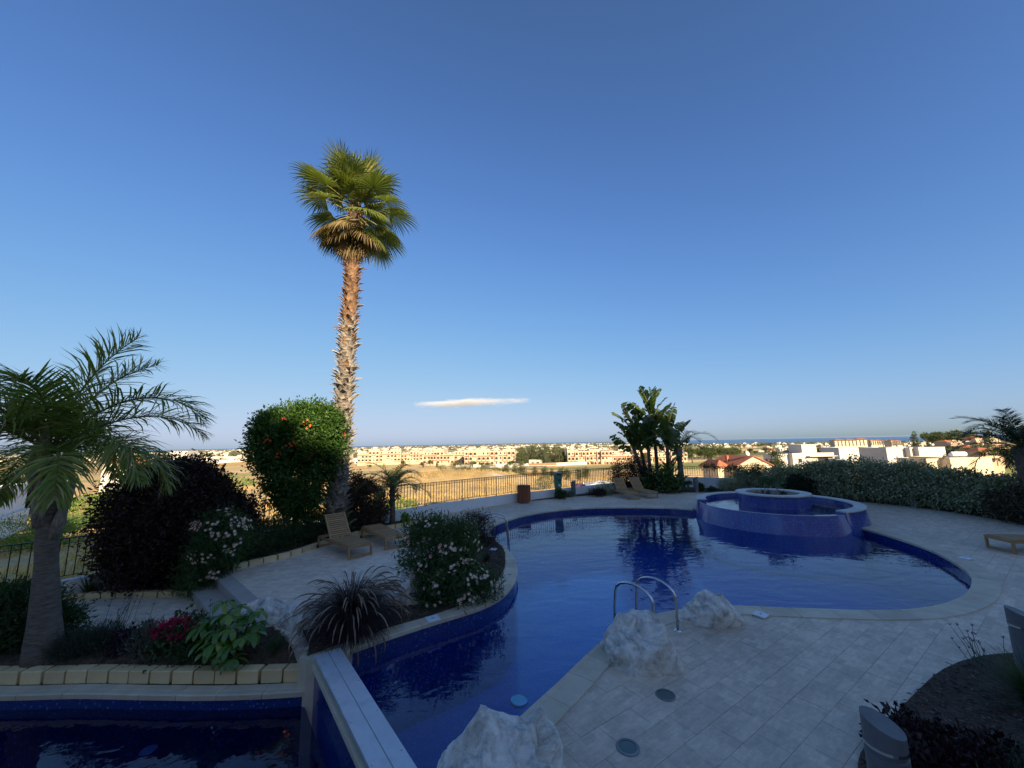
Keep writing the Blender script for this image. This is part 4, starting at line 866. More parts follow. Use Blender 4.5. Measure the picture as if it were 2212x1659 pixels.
# blade plants
def tuft(name, label, cat, P, n, ln, w, spread, mat, seed, droop=1.2, part='blades', group=None):
    g = np.random.default_rng(seed); o = thing(name, label, cat, P, group); lbd = LB(); P = np.array(P)
    for i in range(n):
        az = g.uniform(0, 2*PI); el = R(90) - abs(g.normal())*spread; C_, T = arch(P + np.array([math.sin(az), math.cos(az), 0])*g.uniform(0, .06), az, el, ln*g.uniform(.6, 1.15), droop*g.uniform(.5, 1.2), 6)
        sd_ = np.array([math.cos(az), -math.sin(az), 0.]); lbd.strip(C_, np.tile(sd_, (7, 1)), np.array([.8, 1, 1, .9, .7, .45, .08])*w, g.random())
    lbd.build(part, mat, o); return o
GB = np.array((-2.72, 6.75, .02)); L_pg = M_leaf('purple_grass_blade', (.016, .010, .011), (.045, .026, .026), (.09, .05, .04), trans=.15)
fgk = tuft('fountain_grass', 'purple fountain grass with drooping pale plumes over the pool edge', 'grass', GB, 3800, .95, .0075, .7, L_pg, 81, 2.0)
g = np.random.default_rng(82); plume_m = M_noise('grass_plume', (.15, .10, .075), (.34, .25, .17), 12, 1, .5, 60, .02, rand=.3)
for i in range(125):
    az = g.uniform(0, 2*PI); el = R(90) - abs(g.normal())*.5 - .12; C_, T = arch(GB, az, el, g.uniform(.95, 1.3), R(g.uniform(85, 150)), 12, 2.2)
    q = MB(); q.tube([tuple(x) for x in C_[:9]], .0028, 4, cap=False); q.tube([tuple(x) for x in C_[8:]], [.003, .010, .012, .009, .003], 6); q.build('plume', plume_m, fgk, smooth=True)
tuft('spiky_grass', 'green grass tuft at the end of the sandstone blocks', 'grass', (-3.75, 6.48, -.24), 170, .42, .008, .5, L_hedge, 83, 1.0)
tuft('spiky_grass', 'green spiky tuft against the low white wall by the railing', 'grass', (-10.0, 9.5, -.34), 150, .5, .013, .7, L_hedge, 84, .6)
tuft('spiky_grass', 'dark fine grass tuft on the bark bed beside the tall bollard', 'grass', (5.6, 4.6, .03), 500, .62, .008, .55, L_hedge, 85, 1.1)
tuft('dry_tuft', 'withered tuft on the planted tongue beside the coping', 'grass', (-.75, 10.3, .03), 200, .3, .007, .8, L_brown, 86, 1.0)
# schefflera: rosettes of drooping oblong leaflets
g = np.random.default_rng(87); SB = Vector((-4.35, 6.42, -.26)); sf = thing('umbrella_plant', 'bright green umbrella plant with drooping glossy leaves', 'plant', SB); lbl = LB()
for k, (u, v, y) in enumerate(((490, 1345, 6.45), (455, 1355, 6.5), (530, 1350, 6.55), (555, 1365, 6.5), (500, 1375, 6.3), (465, 1405, 6.2), (445, 1400, 6.35), (500, 1410, 6.2), (545, 1385, 6.35), (480, 1425, 6.15), (435, 1370, 6.45), (515, 1330, 6.6), (485, 1320, 6.6), (550, 1340, 6.6), (470, 1380, 6.3), (520, 1395, 6.25), (450, 1425, 6.2), (505, 1440, 6.12))):
    H_ = np.array(AY(u, v - 18, y)); MB().tube([SB, Vector(H_)*.6 + SB*.4 + Vector((0, 0, .05)), H_], [.02, .014, .006], 6).build('stem', bark, sf, smooth=True)
    nn = int(g.integers(8, 12)); r0 = g.random()*.5
    for j in range(nn):
        az = 2*PI*j/nn + g.normal()*.15; C_, T = arch(H_, az, R(g.uniform(0, 30)), g.uniform(.20, .29), R(g.uniform(70, 115)), 6, 1.0); sd_ = np.array([math.cos(az), -math.sin(az), 0.])
        lbl.strip(C_, np.tile(sd_, (7, 1)), np.array([.08, .25, .8, 1, .95, .7, .1])*.085, np.clip(r0 + g.random()*.5, 0, 1))
lbl.build('leaves', M_leaf('schefflera_leaf', (.045, .11, .015), (.12, .22, .03), (.30, .34, .06), trans=.3, rough=.3, spec=.6), sf)
# small plants of the poolside bed
bush('geranium', 'magenta flowering geranium between the grey herb and the umbrella plant', 'flower', (-5.35, 6.6, -.27), [(-5.35, 6.62, .02, .34, .3, .28)], 110, 12, .07, .07, .055, L_hedge, 91, stems=3)
g = np.random.default_rng(92); o = bpy.data.objects['geranium']; n = 60; a = g.uniform(0, 2*PI, n); r_ = np.sqrt(g.random(n))*.34; fp_ = np.c_[-5.4 + r_*np.cos(a), 6.52 + r_*np.sin(a)*.7, .32 - r_**2*1.4 + g.normal(size=n)*.02]; q = np.repeat(fp_, 14, 0) + g.normal(size=(n*14, 3))*.028
leaves('flowers', q, unit(g.normal(size=q.shape) + np.array([0, 0, .6])), unit(g.normal(size=q.shape)), .032, .03, F_red, o, g)['kind'] = 'stuff'
bush('succulent', 'dark purple rosette succulent left of the grey herb', 'succulent', (-6.05, 6.62, -.28), [(-6.05, 6.6, -.05, .36, .28, .26)], 70, 16, .035, .075, .04, M_leaf('aeonium', (.014, .008, .014), (.045, .02, .035), trans=.05, rough=.35), 93, rnd=.9, upw=.8)
bush('grey_herb', 'wispy grey green herb left of the magenta geranium', 'herb', (-5.8, 6.5, -.28), [(-5.78, 6.5, -.02, .22, .2, .30)], 150, 12, .05, .09, .009, L_grey, 94, upw=.9)
bush('lavender', 'dark green lavender bush with tall flower stalks by the feathery palm', 'herb', (-6.65, 6.7, -.28), [(-6.7, 6.65, -.07, .36, .26, .25), (-7.0, 6.55, -.1, .28, .22, .2)], 300, 14, .06, .10, .009, M_leaf('lavender_leaf', (.03, .045, .03), (.08, .10, .07), trans=.1), 95, upw=1.2)
bush('round_shrub', 'dense dark green shrub behind the feathery palm trunk', 'shrub', (-7.9, 7.0, -.3), [(-7.85, 6.95, .0, .36, .35, .42), (-8.4, 6.9, .2, .55, .5, .6), (-9.2, 6.9, .15, .6, .5, .55)], 950, 16, .09, .11, .026, L_hedge, 96)
bush('low_shrub', 'low dark ground shrub under the magenta geranium', 'shrub', (-5.0, 6.45, -.27), [(-5.0, 6.48, -.12, .34, .22, .2)], 140, 12, .06, .08, .02, L_hedge, 97)
def stalks(name, label, P, n, h, lean, mat, fm, seed):
    g = np.random.default_rng(seed); o = thing(name, label, 'flower', P); P = np.array(P)
    for i in range(n):
        b_ = P + np.append(g.normal(size=2)*.10, 0); d = np.append(g.normal(size=2)*.18 + np.array(lean), 1); hh = h*g.uniform(.6, 1.1); p1 = b_ + d*hh*.5; p2 = b_ + d*hh + np.append(g.normal(size=2)*.03, 0)
        s_ = MB().tube([b_, p1, p2], [.004, .003, .002], 4).build('stalk', mat, o)
        for k in range(2 if i % 2 else 1):
            q = MB(); c_ = p2 - d*k*.09
            for m_ in range(6):
                a = g.uniform(0, 2*PI); q.tube([c_, c_ + np.array([math.cos(a)*.018, math.sin(a)*.018, .018 + .012*g.random()])], [.004, .002], 4)
            q.build('flower_head', fm, s_)
    return o
lav_f = M_plain('lavender_flower', (.09, .08, .13)); stk = M_plain('stalk', (.06, .075, .05))
stalks('lavender_stalks', 'tall thin lavender stalks above the poolside bed', (-6.45, 6.75, 0.0), 12, .62, (.18, .1), stk, lav_f, 101)
stalks('lavender_stalks', 'few thin seed stalks behind the magenta geranium', (-5.15, 6.9, -.1), 8, .5, (0, 0), stk, lav_f, 102)
stalks('lavender_stalks', 'lilac flower stalks at the edge of the bark bed', (6.05, 5.45, .03), 14, .42, (-.1, .05), stk, M_plain('lilac', (.16, .13, .22)), 103)
bush('succulent', 'dark maroon succulent cluster beside the short bollard in the bark bed', 'succulent', (3.75, 3.85, .03), [(3.7, 4.05, .15, .32, .28, .22), (3.95, 3.7, .15, .35, .3, .22), (4.35, 4.05, .08, .25, .2, .12)], 190, 16, .035, .07, .035, M_leaf('maroon', (.014, .006, .008), (.045, .016, .02), trans=.05, rough=.4), 104, rnd=.9, upw=.8)
bush('grey_herb', 'wide grey green santolina in the corner of the bark bed', 'herb', (4.35, 3.3, .03), [(4.3, 3.35, .12, .6, .4, .26), (5.0, 3.6, .12, .5, .4, .26), (3.8, 3.0, .1, .4, .3, .2)], 620, 14, .06, .075, .008, M_leaf('santolina', (.05, .065, .04), (.12, .14, .09), trans=.1), 105, upw=.9)
ft = thing('young_tree', 'spindly young tree growing in the fountain planter', 'tree', (FC.x - .35, FC.y - .1, .68)); b_ = Vector((FC.x - .35, FC.y - .1, .66))
MB().tube([b_, b_ + Vector((.02, 0, .3)), b_ + Vector((.05, 0, .55))], [.028, .022, .016], 7).build('trunk', M_plain('pale_bark', (.35, .32, .28)), ft, smooth=True)
MB().tube([b_ + Vector((.62, 0, -.02)), b_ + Vector((.60, 0, .18)), b_ + Vector((.45, 0, .42)), b_ + Vector((.3, 0, .62))], [.02, .018, .014, .01], 7).build('branch', bark, ft, smooth=True)
gg = np.random.default_rng(106); p_, o_, cv, _ = clump_points([(b_.x + .1, b_.y, 1.28, .28, .22, .14), (b_.x + .0, b_.y, 1.1, .16, .14, .10), (b_.x + .55, b_.y, 1.32, .25, .2, .10)], 26, 7, .05, gg, (.3, 1)); leaves('foliage', p_, unit(gg.normal(size=p_.shape)), unit(gg.normal(size=p_.shape)), .13, .05, L_hedge, ft, gg)
for i in range(5): bush('small_plant', 'little dark plant in the soil of the fountain planter', 'plant', (FC.x + [-.55, -.1, .3, .55, .15][i], FC.y + [.1, .35, -.3, .15, .5][i], .67), [(FC.x + [-.55, -.1, .3, .55, .15][i], FC.y + [.1, .35, -.3, .15, .5][i], .76, .11, .11, .09)], 14, 7, .03, .07, .035, L_brown, 110 + i, group='plants in the fountain', stems=1)

# ---------------------------------------------------------------- boulders
rock_m, N, L, b = nt('limestone'); co = tc(N)
f = noi(N, L, co, 2.6, 9, .72, 1.4); f2 = noi(N, L, co, 7, 6, .7); vo = noi(N, L, co, 1.3, 3, .5)
c = ramp(N, L, f, [(.33, (.22, .22, .21)), (.42, (.50, .475, .43)), (.52, (.74, .69, .61)), (.68, (.86, .83, .77))])
c = mixc(N, L, ramp(N, L, vo, [(.45, (0, 0, 0)), (.7, (.55, .55, .55))]), c, (.52, .42, .30)); c = mixc(N, L, 1.0, c, ramp(N, L, f2, [(.32, (.55, .55, .56)), (.5, (1.0, 1.0, 1.0)), (.7, (1.12, 1.1, 1.06))]), 'MULTIPLY')
L.new(c, b.inputs['Base Color']); b.inputs['Roughness'].default_value = .9; bump(N, L, b, f2, .7, .03)
def boulder(label, P, wx, dy, prof, seed, rz=0, sink=.06):
    """prof: height along the width, from left to right, in metres"""
    bm = bmesh.new(); bmesh.ops.create_icosphere(bm, subdivisions=5, radius=1); hs = np.array(prof); xs = np.linspace(-1, 1, len(hs)); off = Vector((seed*3.1, seed*1.7, 0))
    rdm = random.Random(seed); cuts = [(Vector((rdm.gauss(0, 1), rdm.gauss(0, 1) - .6, rdm.gauss(.2, .6))).normalized(), rdm.uniform(.62, .82)) for _ in range(11)]
    for v in bm.verts:
        p = v.co.copy()
        for n_, d_ in cuts:
            e = p.dot(n_) - d_
            if e > 0: p -= n_*e*.85
        q = p*1.7 + off; nz_ = noise.fractal(q*1.3, .9, 2.1, 5)*.10 + noise.fractal(q*4, .8, 2.2, 4)*.035 - abs(noise.noise(q*2.3))*.10
        p += v.co*nz_; h = float(np.interp(p.x, xs, hs))
        v.co = Vector((p.x*wx/2*1.12, p.y*dy/2*1.12, (p.z*1.1 if p.z > 0 else p.z*.25)*h if p.z > 0 else p.z*.15))
    me = bpy.data.meshes.new('boulder'); bm.to_mesh(me); bm.free(); me.polygons.foreach_set('use_smooth', [True]*len(me.polygons)); o = link('boulder', me, None, [rock_m])
    o.location = (P[0], P[1], P[2] - sink + .04); o.rotation_euler = (0, 0, rz); return tag(o, label, 'boulder')
boulder('largest pale limestone boulder with a pointed peak by the metal bridge', (-.12, 3.72, .0), 1.28, 1.0, (.35, .5, .58, .84, .70, .62, .72, .66, .45), 3, R(2))
boulder('blocky limestone boulder standing in front of the pool ladder', (1.74, 5.74, .0), 1.26, .85, (.30, .44, .60, .67, .64, .62, .48, .32), 5, R(-18))
boulder('smaller triangular limestone boulder right of the pool ladder', (3.25, 6.86, .0), 1.06, .6, (.14, .24, .34, .46, .56, .60, .38, .12), 8, R(-8))
boulder('white boulder half hidden behind the umbrella plant', (-4.45, 7.25, -.12), 1.5, .7, (.2, .32, .42, .45, .38, .34, .3), 12, R(10))
boulder('pale boulder between the umbrella plant and the fountain grass', (-3.55, 7.05, -.1), 1.15, .7, (.3, .42, .42, .4, .34, .2), 15, R(-12))
boulder('pale boulder tucked between fountain grass and large oleander', (-2.15, 7.95, .0), .8, .7, (.3, .42, .56, .62, .5, .4), 19, R(8))
boulder('half buried white rock under the large oleander', (-1.25, 9.6, .0), .7, .6, (.2, .4, .45, .3), 23)

# ---------------------------------------------------------------- furniture and fittings
dark_plastic = M_plain('dark_rubber', (.03, .03, .03), .6)
def lounger(label, back, group=None):
    o = thing('sun_lounger', label, 'sun lounger', (0, 0, 0), group); Lh, Wd = 1.02, .32
    for s in (-1, 1): MB().box((0, s*Wd, .30), (2*Lh, .035, .075)).build('side_rail', teak, o, local=True)
    for e_ in (-1, 1):
        MB().box((e_*(Lh - .02), 0, .30), (.04, 2*Wd - .036, .07)).build('end_rail', teak, o, local=True)
        for s in (-1, 1): MB().box((e_*(Lh - .03), s*(Wd - .002), .131), (.055, .042, .262)).build('leg', teak, o, local=True)
        MB().box((e_*(Lh - .03), 0, .04), (.04, 2*Wd - .046, .045)).build('stretcher', teak, o, local=True)
    for s in (-1, 1):
        wq = Matrix.Rotation(PI/2, 4, 'X'); q = MB(); q.lathe([(.001, -.015), (.055, -.015), (.06, 0), (.055, .015), (.001, .015)], (0, 0, 0), 14)
        wo = q.build('wheel', dark_plastic, o, local=True); wo.location = (-Lh + .1, s*(Wd + .045), .06); wo.rotation_euler = (PI/2, 0, 0)
    x = -.22 + .03
    while x < Lh - .04:
        MB().box((x, 0, .345), (.052, 2*Wd - .02, .018)).build('seat_slat', teak, o, local=True); x += .0595
    a = R(back); hx, hz = -.23, .345; bl = .78; ca, sa = math.cos(a), math.sin(a)
    bk = thing('backrest', None, None, (0, 0, 0)); bpy.data.objects.remove(bk)
    q = MB()
    for s in (-1, 1): q.bar((hx, s*(Wd - .03), hz), (hx - bl*ca, s*(Wd - .03), hz + bl*sa), .04, .03)
    bo_ = q.build('backrest', teak, o, local=True)
    n_ = 12
    for i in range(n_):
        t = (i + .6)/n_*bl; MB().box((hx - t*ca - .012*sa, 0, hz + t*sa - .0 + .012*ca), (.05, 2*Wd - .1, .016), mi=0).build('back_slat', teak, bo_, local=True)
        bo2 = COL.objects[-1]; me = bo2.data; c_ = Vector((hx - t*ca, 0, hz + t*sa)); Rm = Matrix.Rotation(a, 3, 'Y')
        for v in me.vertices: v.co = c_ + Rm @ (v.co - Vector((hx - t*ca - .012*sa, 0, hz + t*sa + .012*ca))) + Vector((-.0*sa, 0, .012))
    MB().box((hx - bl*ca, 0, hz + bl*sa), (.04, 2*Wd - .02, .03)).build('head_rail', teak, bo_, local=True)
    if back > 5: MB().bar((hx - .45*ca, .2, hz + .45*sa - .02), (hx - .62, .2, .31), .02).build('prop', teak, bo_, local=True)
    return o
def set_l(o, front, head, dist=1.0): # front = middle of the foot end on the floor
    d = Vector((math.cos(head), math.sin(head), 0)); put(o, Vector((front[0], front[1], 0.0)) - d*dist, head)
h1 = math.atan2(-1.39, 1.54); set_l(lounger('teak sunbed with raised back beside the dark hedge', 52), (-4.22, 10.92), h1)
h2 = math.atan2(-1.65, 1.39); set_l(lounger('teak sunbed lying flat behind the one with raised back', 1), (-3.5, 11.76), h2)
set_l(lounger('teak sunbed with raised back nearer the slim bollard, in front of the purple bush', 50), (6.17, 20.31), R(-80))
set_l(lounger('teak sunbed with raised back nearer the banana clump', 50), (7.25, 20.6), R(-76))
set_l(lounger('teak sunbed end on the open paving right of the pool', 1), (12.62, 10.45), R(172))
# wooden slatted bin
P = G(1132.5, 1088, 0) + Vector((0, .3, 0)); wb = thing('slatted_bin', 'round brown wooden slatted litter bin by the white wall', 'litter bin', P)
for k in range(24):
    a = 2*PI*k/24; MB().box((P.x + .325*math.cos(a), P.y + .325*math.sin(a), .45), (.022, .066, .76), a).build('slat', cedar, wb)
MB().lathe([(.29, .09), (.30, .09), (.30, .80), (.285, .80)], P, 24).build('liner', dark_plastic, wb)
MB().lathe([(.26, .835), (.35, .835), (.35, .855), (.26, .855)], P, 28, closed=True).build('rim', iron, wb)
MB().lathe([(.001, .10), (.3, .10)], P, 20).build('bottom', iron, wb); MB().lathe([(.025, 0), (.025, .1)], P + Vector((0, -.3, 0)), 8).build('foot', steel, wb)
# green litter bin on a post
green_p = M_noise('green_plastic', (.05, .145, .085), (.075, .19, .115), 4, .4, .05, 60, .002, spec=.5)
P = G(1201, 1076, .05) + Vector((0, .2, 0)); gb = thing('green_litter_bin', 'tapered green plastic litter bin on a post by the railing', 'litter bin', P)
MB().tube([P, P + Vector((0, 0, .75))], .03, 8).build('post', iron, gb)
C_ = P + Vector((.13, -.1, 0)); tl_ = .035
def ring(z, w, d, n=20): return [(C_.x + w*math.copysign(abs(math.cos(2*PI*i/n))**.6, math.cos(2*PI*i/n)) + tl_*(z - .5), C_.y + d*math.copysign(abs(math.sin(2*PI*i/n))**.6, math.sin(2*PI*i/n)), z) for i in range(n)]
def loft(rs_, cap=(True, True)):
    q = MB(); n = len(rs_[0]); q.v = [p for r_ in rs_ for p in r_]; q.f = [(i*n + j, i*n + (j + 1) % n, (i + 1)*n + (j + 1) % n, (i + 1)*n + j) for i in range(len(rs_) - 1) for j in range(n)]
    if cap[0]: q.f.append(tuple(range(n))[::-1])
    if cap[1]: q.f.append(tuple((len(rs_) - 1)*n + j for j in range(n)))
    q.m = [0]*len(q.f); return q
gbo = loft([ring(.45, .13, .11), ring(.50, .165, .14), ring(1.10, .225, .185), ring(1.15, .23, .19)]).build('body', green_p, gb, smooth=False)
lid = loft([ring(1.16, .245, .2), ring(1.20, .25, .205), ring(1.33, .235, .19), ring(1.37, .20, .16)]).build('lid', green_p, gb)
MB().box((C_.x + .07, C_.y - .195, 1.29), (.23, .03, .10)).build('slot', dark_plastic, lid)
q = MB(); q.lathe([(.001, 0), (.075, 0), (.075, .006), (.001, .006)], (0, 0, 0), 20); em = q.build('emblem', M_plain('dark_green_print', (.02, .07, .04)), gbo, local=True); em.location = (C_.x - P.x + .09, C_.y - P.y - .180, .93); em.rotation_euler = (PI/2 + .08, 0, .0)
mk = MB().tube([(0, 0, .01), (.02, .03, .01), (-.02, .035, .01)], .007, 5); mk = mk.tube([(-.03, -.04, .01), (0, 0, .01), (.03, -.045, .01)], .007, 5).build('emblem_figure', green_p, gbo, local=True); mk.location = em.location; mk.rotation_euler = em.rotation_euler
MB().box((C_.x + .075, C_.y - .172, .72), (.10, .012, .10)).build('sticker', white, gbo)
# bollard lights
bol_m = M_noise('bollard_grey', (.11, .11, .12), (.16, .16, .165), 5, .5, .1, 50, .003)
def bollard(label, P, lean=0, top_az=0):
    o = thing('bollard_light', label, 'bollard', P, None); n = 28; r_ = .13; q = MB()
    q.lathe([(r_, -.05), (r_, .60), (r_ - .012, .605), (r_ - .012, .625), (r_, .63), (r_, .72)], P, n); q.build('body', bol_m, o, smooth=False)
    vs = []; hgt = [(r_, .721), (r_, None), (r_*.9, 1)]; q = MB()
    tops = [.80 + .05*math.cos(2*PI*j/n - top_az) for j in range(n)]
    q.add([(P[0] + r_*math.cos(2*PI*j/n), P[1] + r_*math.sin(2*PI*j/n), P[2] + .721) for j in range(n)] + [(P[0] + r_*math.cos(2*PI*j/n), P[1] + r_*math.sin(2*PI*j/n), P[2] + tops[j]) for j in range(n)], [(j, (j + 1) % n, n + (j + 1) % n, n + j) for j in range(n)] + [tuple(range(n, 2*n))])
    hd = q.build('head', bol_m, o); MB().lathe([(r_ + .003, .64), (r_ + .003, .66)], P, n).build('band', steel, hd); return o
bollard('slim grey bollard light right of the green litter bin', G(1240, 1072, .02) + Vector((0, .13, 0)))
bollard('grey bollard light by the white wall behind the fountain', G(1507, 1063, .03) + Vector((0, .13, 0)))
bollard('grey bollard light in front of the long hedge', Vector((16.95, 16.75, .02)))
bollard('short grey bollard light at the corner of the bark bed', Vector((2.83, 3.33, 0)), top_az=PI*.75)
bollard('grey bollard light deep in the bark bed beside the grass tuft', Vector((6.28, 5.12, .0)), top_az=PI*.75)
# pool ladders
def ladder(label, pa, pb, inn, w=.5, arch_h=.74):
    o = thing('pool_ladder', label, 'ladder', ((pa[0] + pb[0])/2, (pa[1] + pb[1])/2, 0)); d = Vector((inn[0], inn[1], 0)).normalized()
    for p in (pa, pb):
        p = Vector((p[0], p[1], 0)); pts = [p, p + Vector((0, 0, arch_h*.72))]
        for k in range(9):
            a = PI - PI*k/8; pts.append(p + d*(.36 + .36*math.cos(a)) + Vector((0, 0, arch_h*.74 + .2*math.sin(a))))
        pts += [p + d*.75 + Vector((0, 0, .3)), p + d*.78 + Vector((0, 0, -.1)), p + d*.78 + Vector((0, 0, -1.1))]
        MB().tube(pts, .021, 12).build('rail', steel, o, smooth=True)
        MB().lathe([(.022, .03), (.03, .028), (.06, .01), (.062, 0)], p, 18).build('flange', steel, o, smooth=True)
    for z in (-.35, -.65, -.95): MB().bar(Vector((pa[0], pa[1], 0)) + d*.78 + Vector((0, 0, z)), Vector((pb[0], pb[1], 0)) + d*.78 + Vector((0, 0, z)), .06, .02).build('rung', steel, o)
    return o
ladder('curved steel ladder rails behind the blocky boulder', (2.57, 6.58), (2.13, 6.36), (-.6, .8), arch_h=.66)
ladder('steel ladder half hidden by the small round shrub', (-.95, 12.3), (-1.0, 12.85), (1, .12))
# lights and lids
lens = M_plain('frosted_glass', (.10, .14, .13), .15)
def disc(name, label, cat, P, r_, m1, m2, ring_=.03):
    o = thing(name, label, cat, P); MB().lathe([(r_ - ring_, -.01), (r_ - ring_, .005), (r_ - .006, .008), (r_, .003), (r_, -.01)], P, 30).build('ring', m1, o); MB().lathe([(.0005, .004), (r_ - ring_ + .001, .001)], P, 30).build('lens', m2, o, smooth=True); return o
dg = M_plain('worn_steel', (.22, .22, .22), .4, .7)
disc('deck_light', 'round recessed deck light closer to the blocky boulder', 'deck light', Vector((1.76, 5.04, .003)), .115, dg, lens, .022)
disc('deck_light', 'round recessed deck light closer to the largest boulder', 'deck light', Vector((1.08, 4.27, .003)), .115, dg, lens, .028)
pale_l = M_plain('pool_lamp_glass', (.55, .70, .66), .2)
disc('pool_light', 'round underwater light in the main pool near the largest boulder', 'pool light', Vector(G(1121, 1512, FLOOR_Z + .03)), .15, steel, pale_l, .012)
disc('pool_light', 'round underwater light in the lower pool under the blue wall', 'pool light', Vector((-4.9, 5.7, -.93)), .10, steel, pale_l, .012)
lidm = M_plain('white_lid', (.72, .74, .74))
for (u, v, lab, s_, a) in ((1643, 1328, 'white skimmer lid in the paving right of the triangular boulder', .20, 34), (2085, 1206, 'white skimmer lid at the far bend of the pool edge', .2, 20), (935, 1337, 'white skimmer lid on the coping under the large oleander', .22, 30), (1066, 1187, 'white skimmer lid on the coping beside the small round shrub', .2, 70)):
    P = G(u, v, .018); o = thing('skimmer_lid', lab, 'skimmer lid', P); MB().box(P + Vector((0, 0, .004)), (s_, s_, .02), R(a)).build('lid', lidm, o); MB().box(P + Vector((0, 0, .0155)), (.05, .02, .004), R(a)).build('grip', dg, o)
pl = thing('spike_light', 'short black garden spike light between the two left sunbeds', 'garden light', G(828, 1152, .0)); P = pl.location.copy()
MB().tube([P, P + Vector((0, 0, .28))], .028, 10).build('stake', iron, pl); MB().tube([P + Vector((0, 0, .28)), P + Vector((0, -.02, .36))], [.05, .055], 12).build('head', iron, pl)
ub = G(1477 + 9, 1047, .45); o = bush('wall_plant', 'small dark plant ball on the white wall beside the slim palm', 'plant', ub, [(ub.x, ub.y, .5, .22, .2, .13)], 60, 12, .04, .08, .04, L_hedge, 120, stems=1)
# ---------------------------------------------------------------- far buildings
peach = M_noise('peach_render', (.50, .355, .235), (.58, .425, .295), .3, .9, .1, 10, .01)
cream = M_noise('cream_render', (.54, .455, .31), (.61, .52, .37), .3, .9, .1, 10, .01)
bwhite = M_noise('white_render', (.48, .455, .40), (.56, .535, .475), .25, .9, .1, 10, .01)
tile = M_noise('roof_tile', (.30, .10, .05), (.42, .16, .08), 1.5, .85, .4, 6, .05, stretch=(1, 8, 1))
glassd = M_plain('window_glass', (.035, .04, .045), .12)
shut = M_plain('wooden_shutter', (.42, .24, .10)); tankm = M_plain('tank_white', (.78, .78, .76), .4)
class BL:                                   # building in its own frame: x along the front, y into depth, front faces -y
    def __init__(s, name, label, P, rz, mat, cat='building', group=None):
        s.o = thing(name, label, cat, (0, 0, 0), group); s.P = Vector(P); s.rz = rz; s.m = mat; s.k = 0
    def done(s): put(s.o, s.P, s.rz); return s.o
    def wall(s, x0, x1, y0, y1, z0, z1, m=None, name='wall'): return MB().box(((x0 + x1)/2, (y0 + y1)/2, (z0 + z1)/2), (x1 - x0, y1 - y0, z1 - z0)).build(name, m or s.m, s.o, local=True)
    def flat(s, x0, x1, y0, y1, z0, z1, par=.5, m=None):
        w = s.wall(x0, x1, y0, y1, z0, z1, m)
        for a in ((x0, x1, y0, y0 + .25), (x0, x1, y1 - .25, y1), (x0, x0 + .25, y0 + .26, y1 - .26), (x1 - .25, x1, y0 + .26, y1 - .26)): MB().box(((a[0] + a[1])/2, (a[2] + a[3])/2, z1 + par/2), (a[1] - a[0] + (.06 if a[1] - a[0] > 1 else 0), a[3] - a[2], par)).build('parapet', m or s.m, s.o, local=True)
        return w
    def win(s, x, z, w, h, y, m=glassd, frame=True):
        f_ = MB().box((x, y - .03, z), (w + .16, .08, h + .16)).build('window', s.m if frame else iron, s.o, local=True); MB().box((x, y - .072, z), (w, .02, h)).build('pane', m, f_, local=True)
    def side_win(s, y, z, w, h, x, m=glassd):
        f_ = MB().box((x - .03, y, z), (.08, w + .16, h + .16)).build('window', s.m, s.o, local=True); MB().box((x - .072, y, z), (.02, w, h)).build('pane', m, f_, local=True)
    def arch(s, x, z, w, h, y, d=1.3, arched=True):          # balcony bay; a dark arched panel stands for the shade inside
        b_ = s.wall(x - w/2 - .35, x + w/2 + .35, y - d, y, z - .2, z + h + .25, name='balcony_bay')
        pts = [(-w/2, 0), (w/2, 0)] + ([(w/2*math.cos(a), h*.55 + h*.4*math.sin(a)) for a in np.linspace(0, PI, 9)] if arched else [(w/2, h*.9), (-w/2, h*.9)])
        q = MB(); n = len(pts); q.add([(x + p[0], y - d - .02, z + .75 + p[1]*.72) for p in pts] + [(x + p[0], y - d + .1, z + .75 + p[1]*.72) for p in pts], [tuple(range(n)), tuple(range(n, 2*n))[::-1]] + [(i, n + i, n + (i + 1) % n, (i + 1) % n) for i in range(n)])
        q.build('shade_panel', glassd, b_, local=True)
    def eave(s, x0, x1, y, z, d=.9, h=.45):
        q = MB(); q.add([(x0, y - d, z), (x1, y - d, z), (x1, y + .3, z + h), (x0, y + .3, z + h), (x0, y - d, z - .08), (x1, y - d, z - .08), (x1, y + .3, z - .08), (x0, y + .3, z - .08)], [(0, 1, 2, 3), (4, 7, 6, 5), (0, 4, 5, 1), (1, 5, 6, 2), (2, 6, 7, 3), (3, 7, 4, 0)]); q.build('tiled_eave', tile, s.o, local=True)
    def gable(s, x0, x1, y0, y1, z, h, m=tile, over=.4):
        xm = (x0 + x1)/2; a, b_ = x0 - over, x1 + over; q = MB(); e = .14; y0 -= over; y1 += over; dz = h*over/((x1 - x0)/2)
        vs = []
        for y in (y0, y1): vs += [(a, y, z - dz), (xm, y, z + h), (b_, y, z - dz), (a, y, z - dz + e), (xm, y, z + h + e), (b_, y, z - dz + e)]
        q.add(vs, [(3, 4, 10, 9), (4, 5, 11, 10), (0, 6, 7, 1), (1, 7, 8, 2), (0, 1, 4, 3), (1, 2, 5, 4), (6, 9, 10, 7), (7, 10, 11, 8), (0, 3, 9, 6), (2, 8, 11, 5)]); r_ = q.build('roof', m, s.o, local=True)
        for yy_, w_ in ((y0 + over, .1), (y1 - over, -.1)):
            q = MB(); vs = [(x0, yy_, z - .1), (x1, yy_, z - .1), (xm, yy_, z + h - .02)]; q.add(vs + [(p[0], p[1] + w_, p[2]) for p in vs], [(0, 1, 2), (3, 5, 4), (0, 3, 4, 1), (1, 4, 5, 2), (2, 5, 3, 0)]); q.build('gable', s.m, s.o, local=True)
        return r_
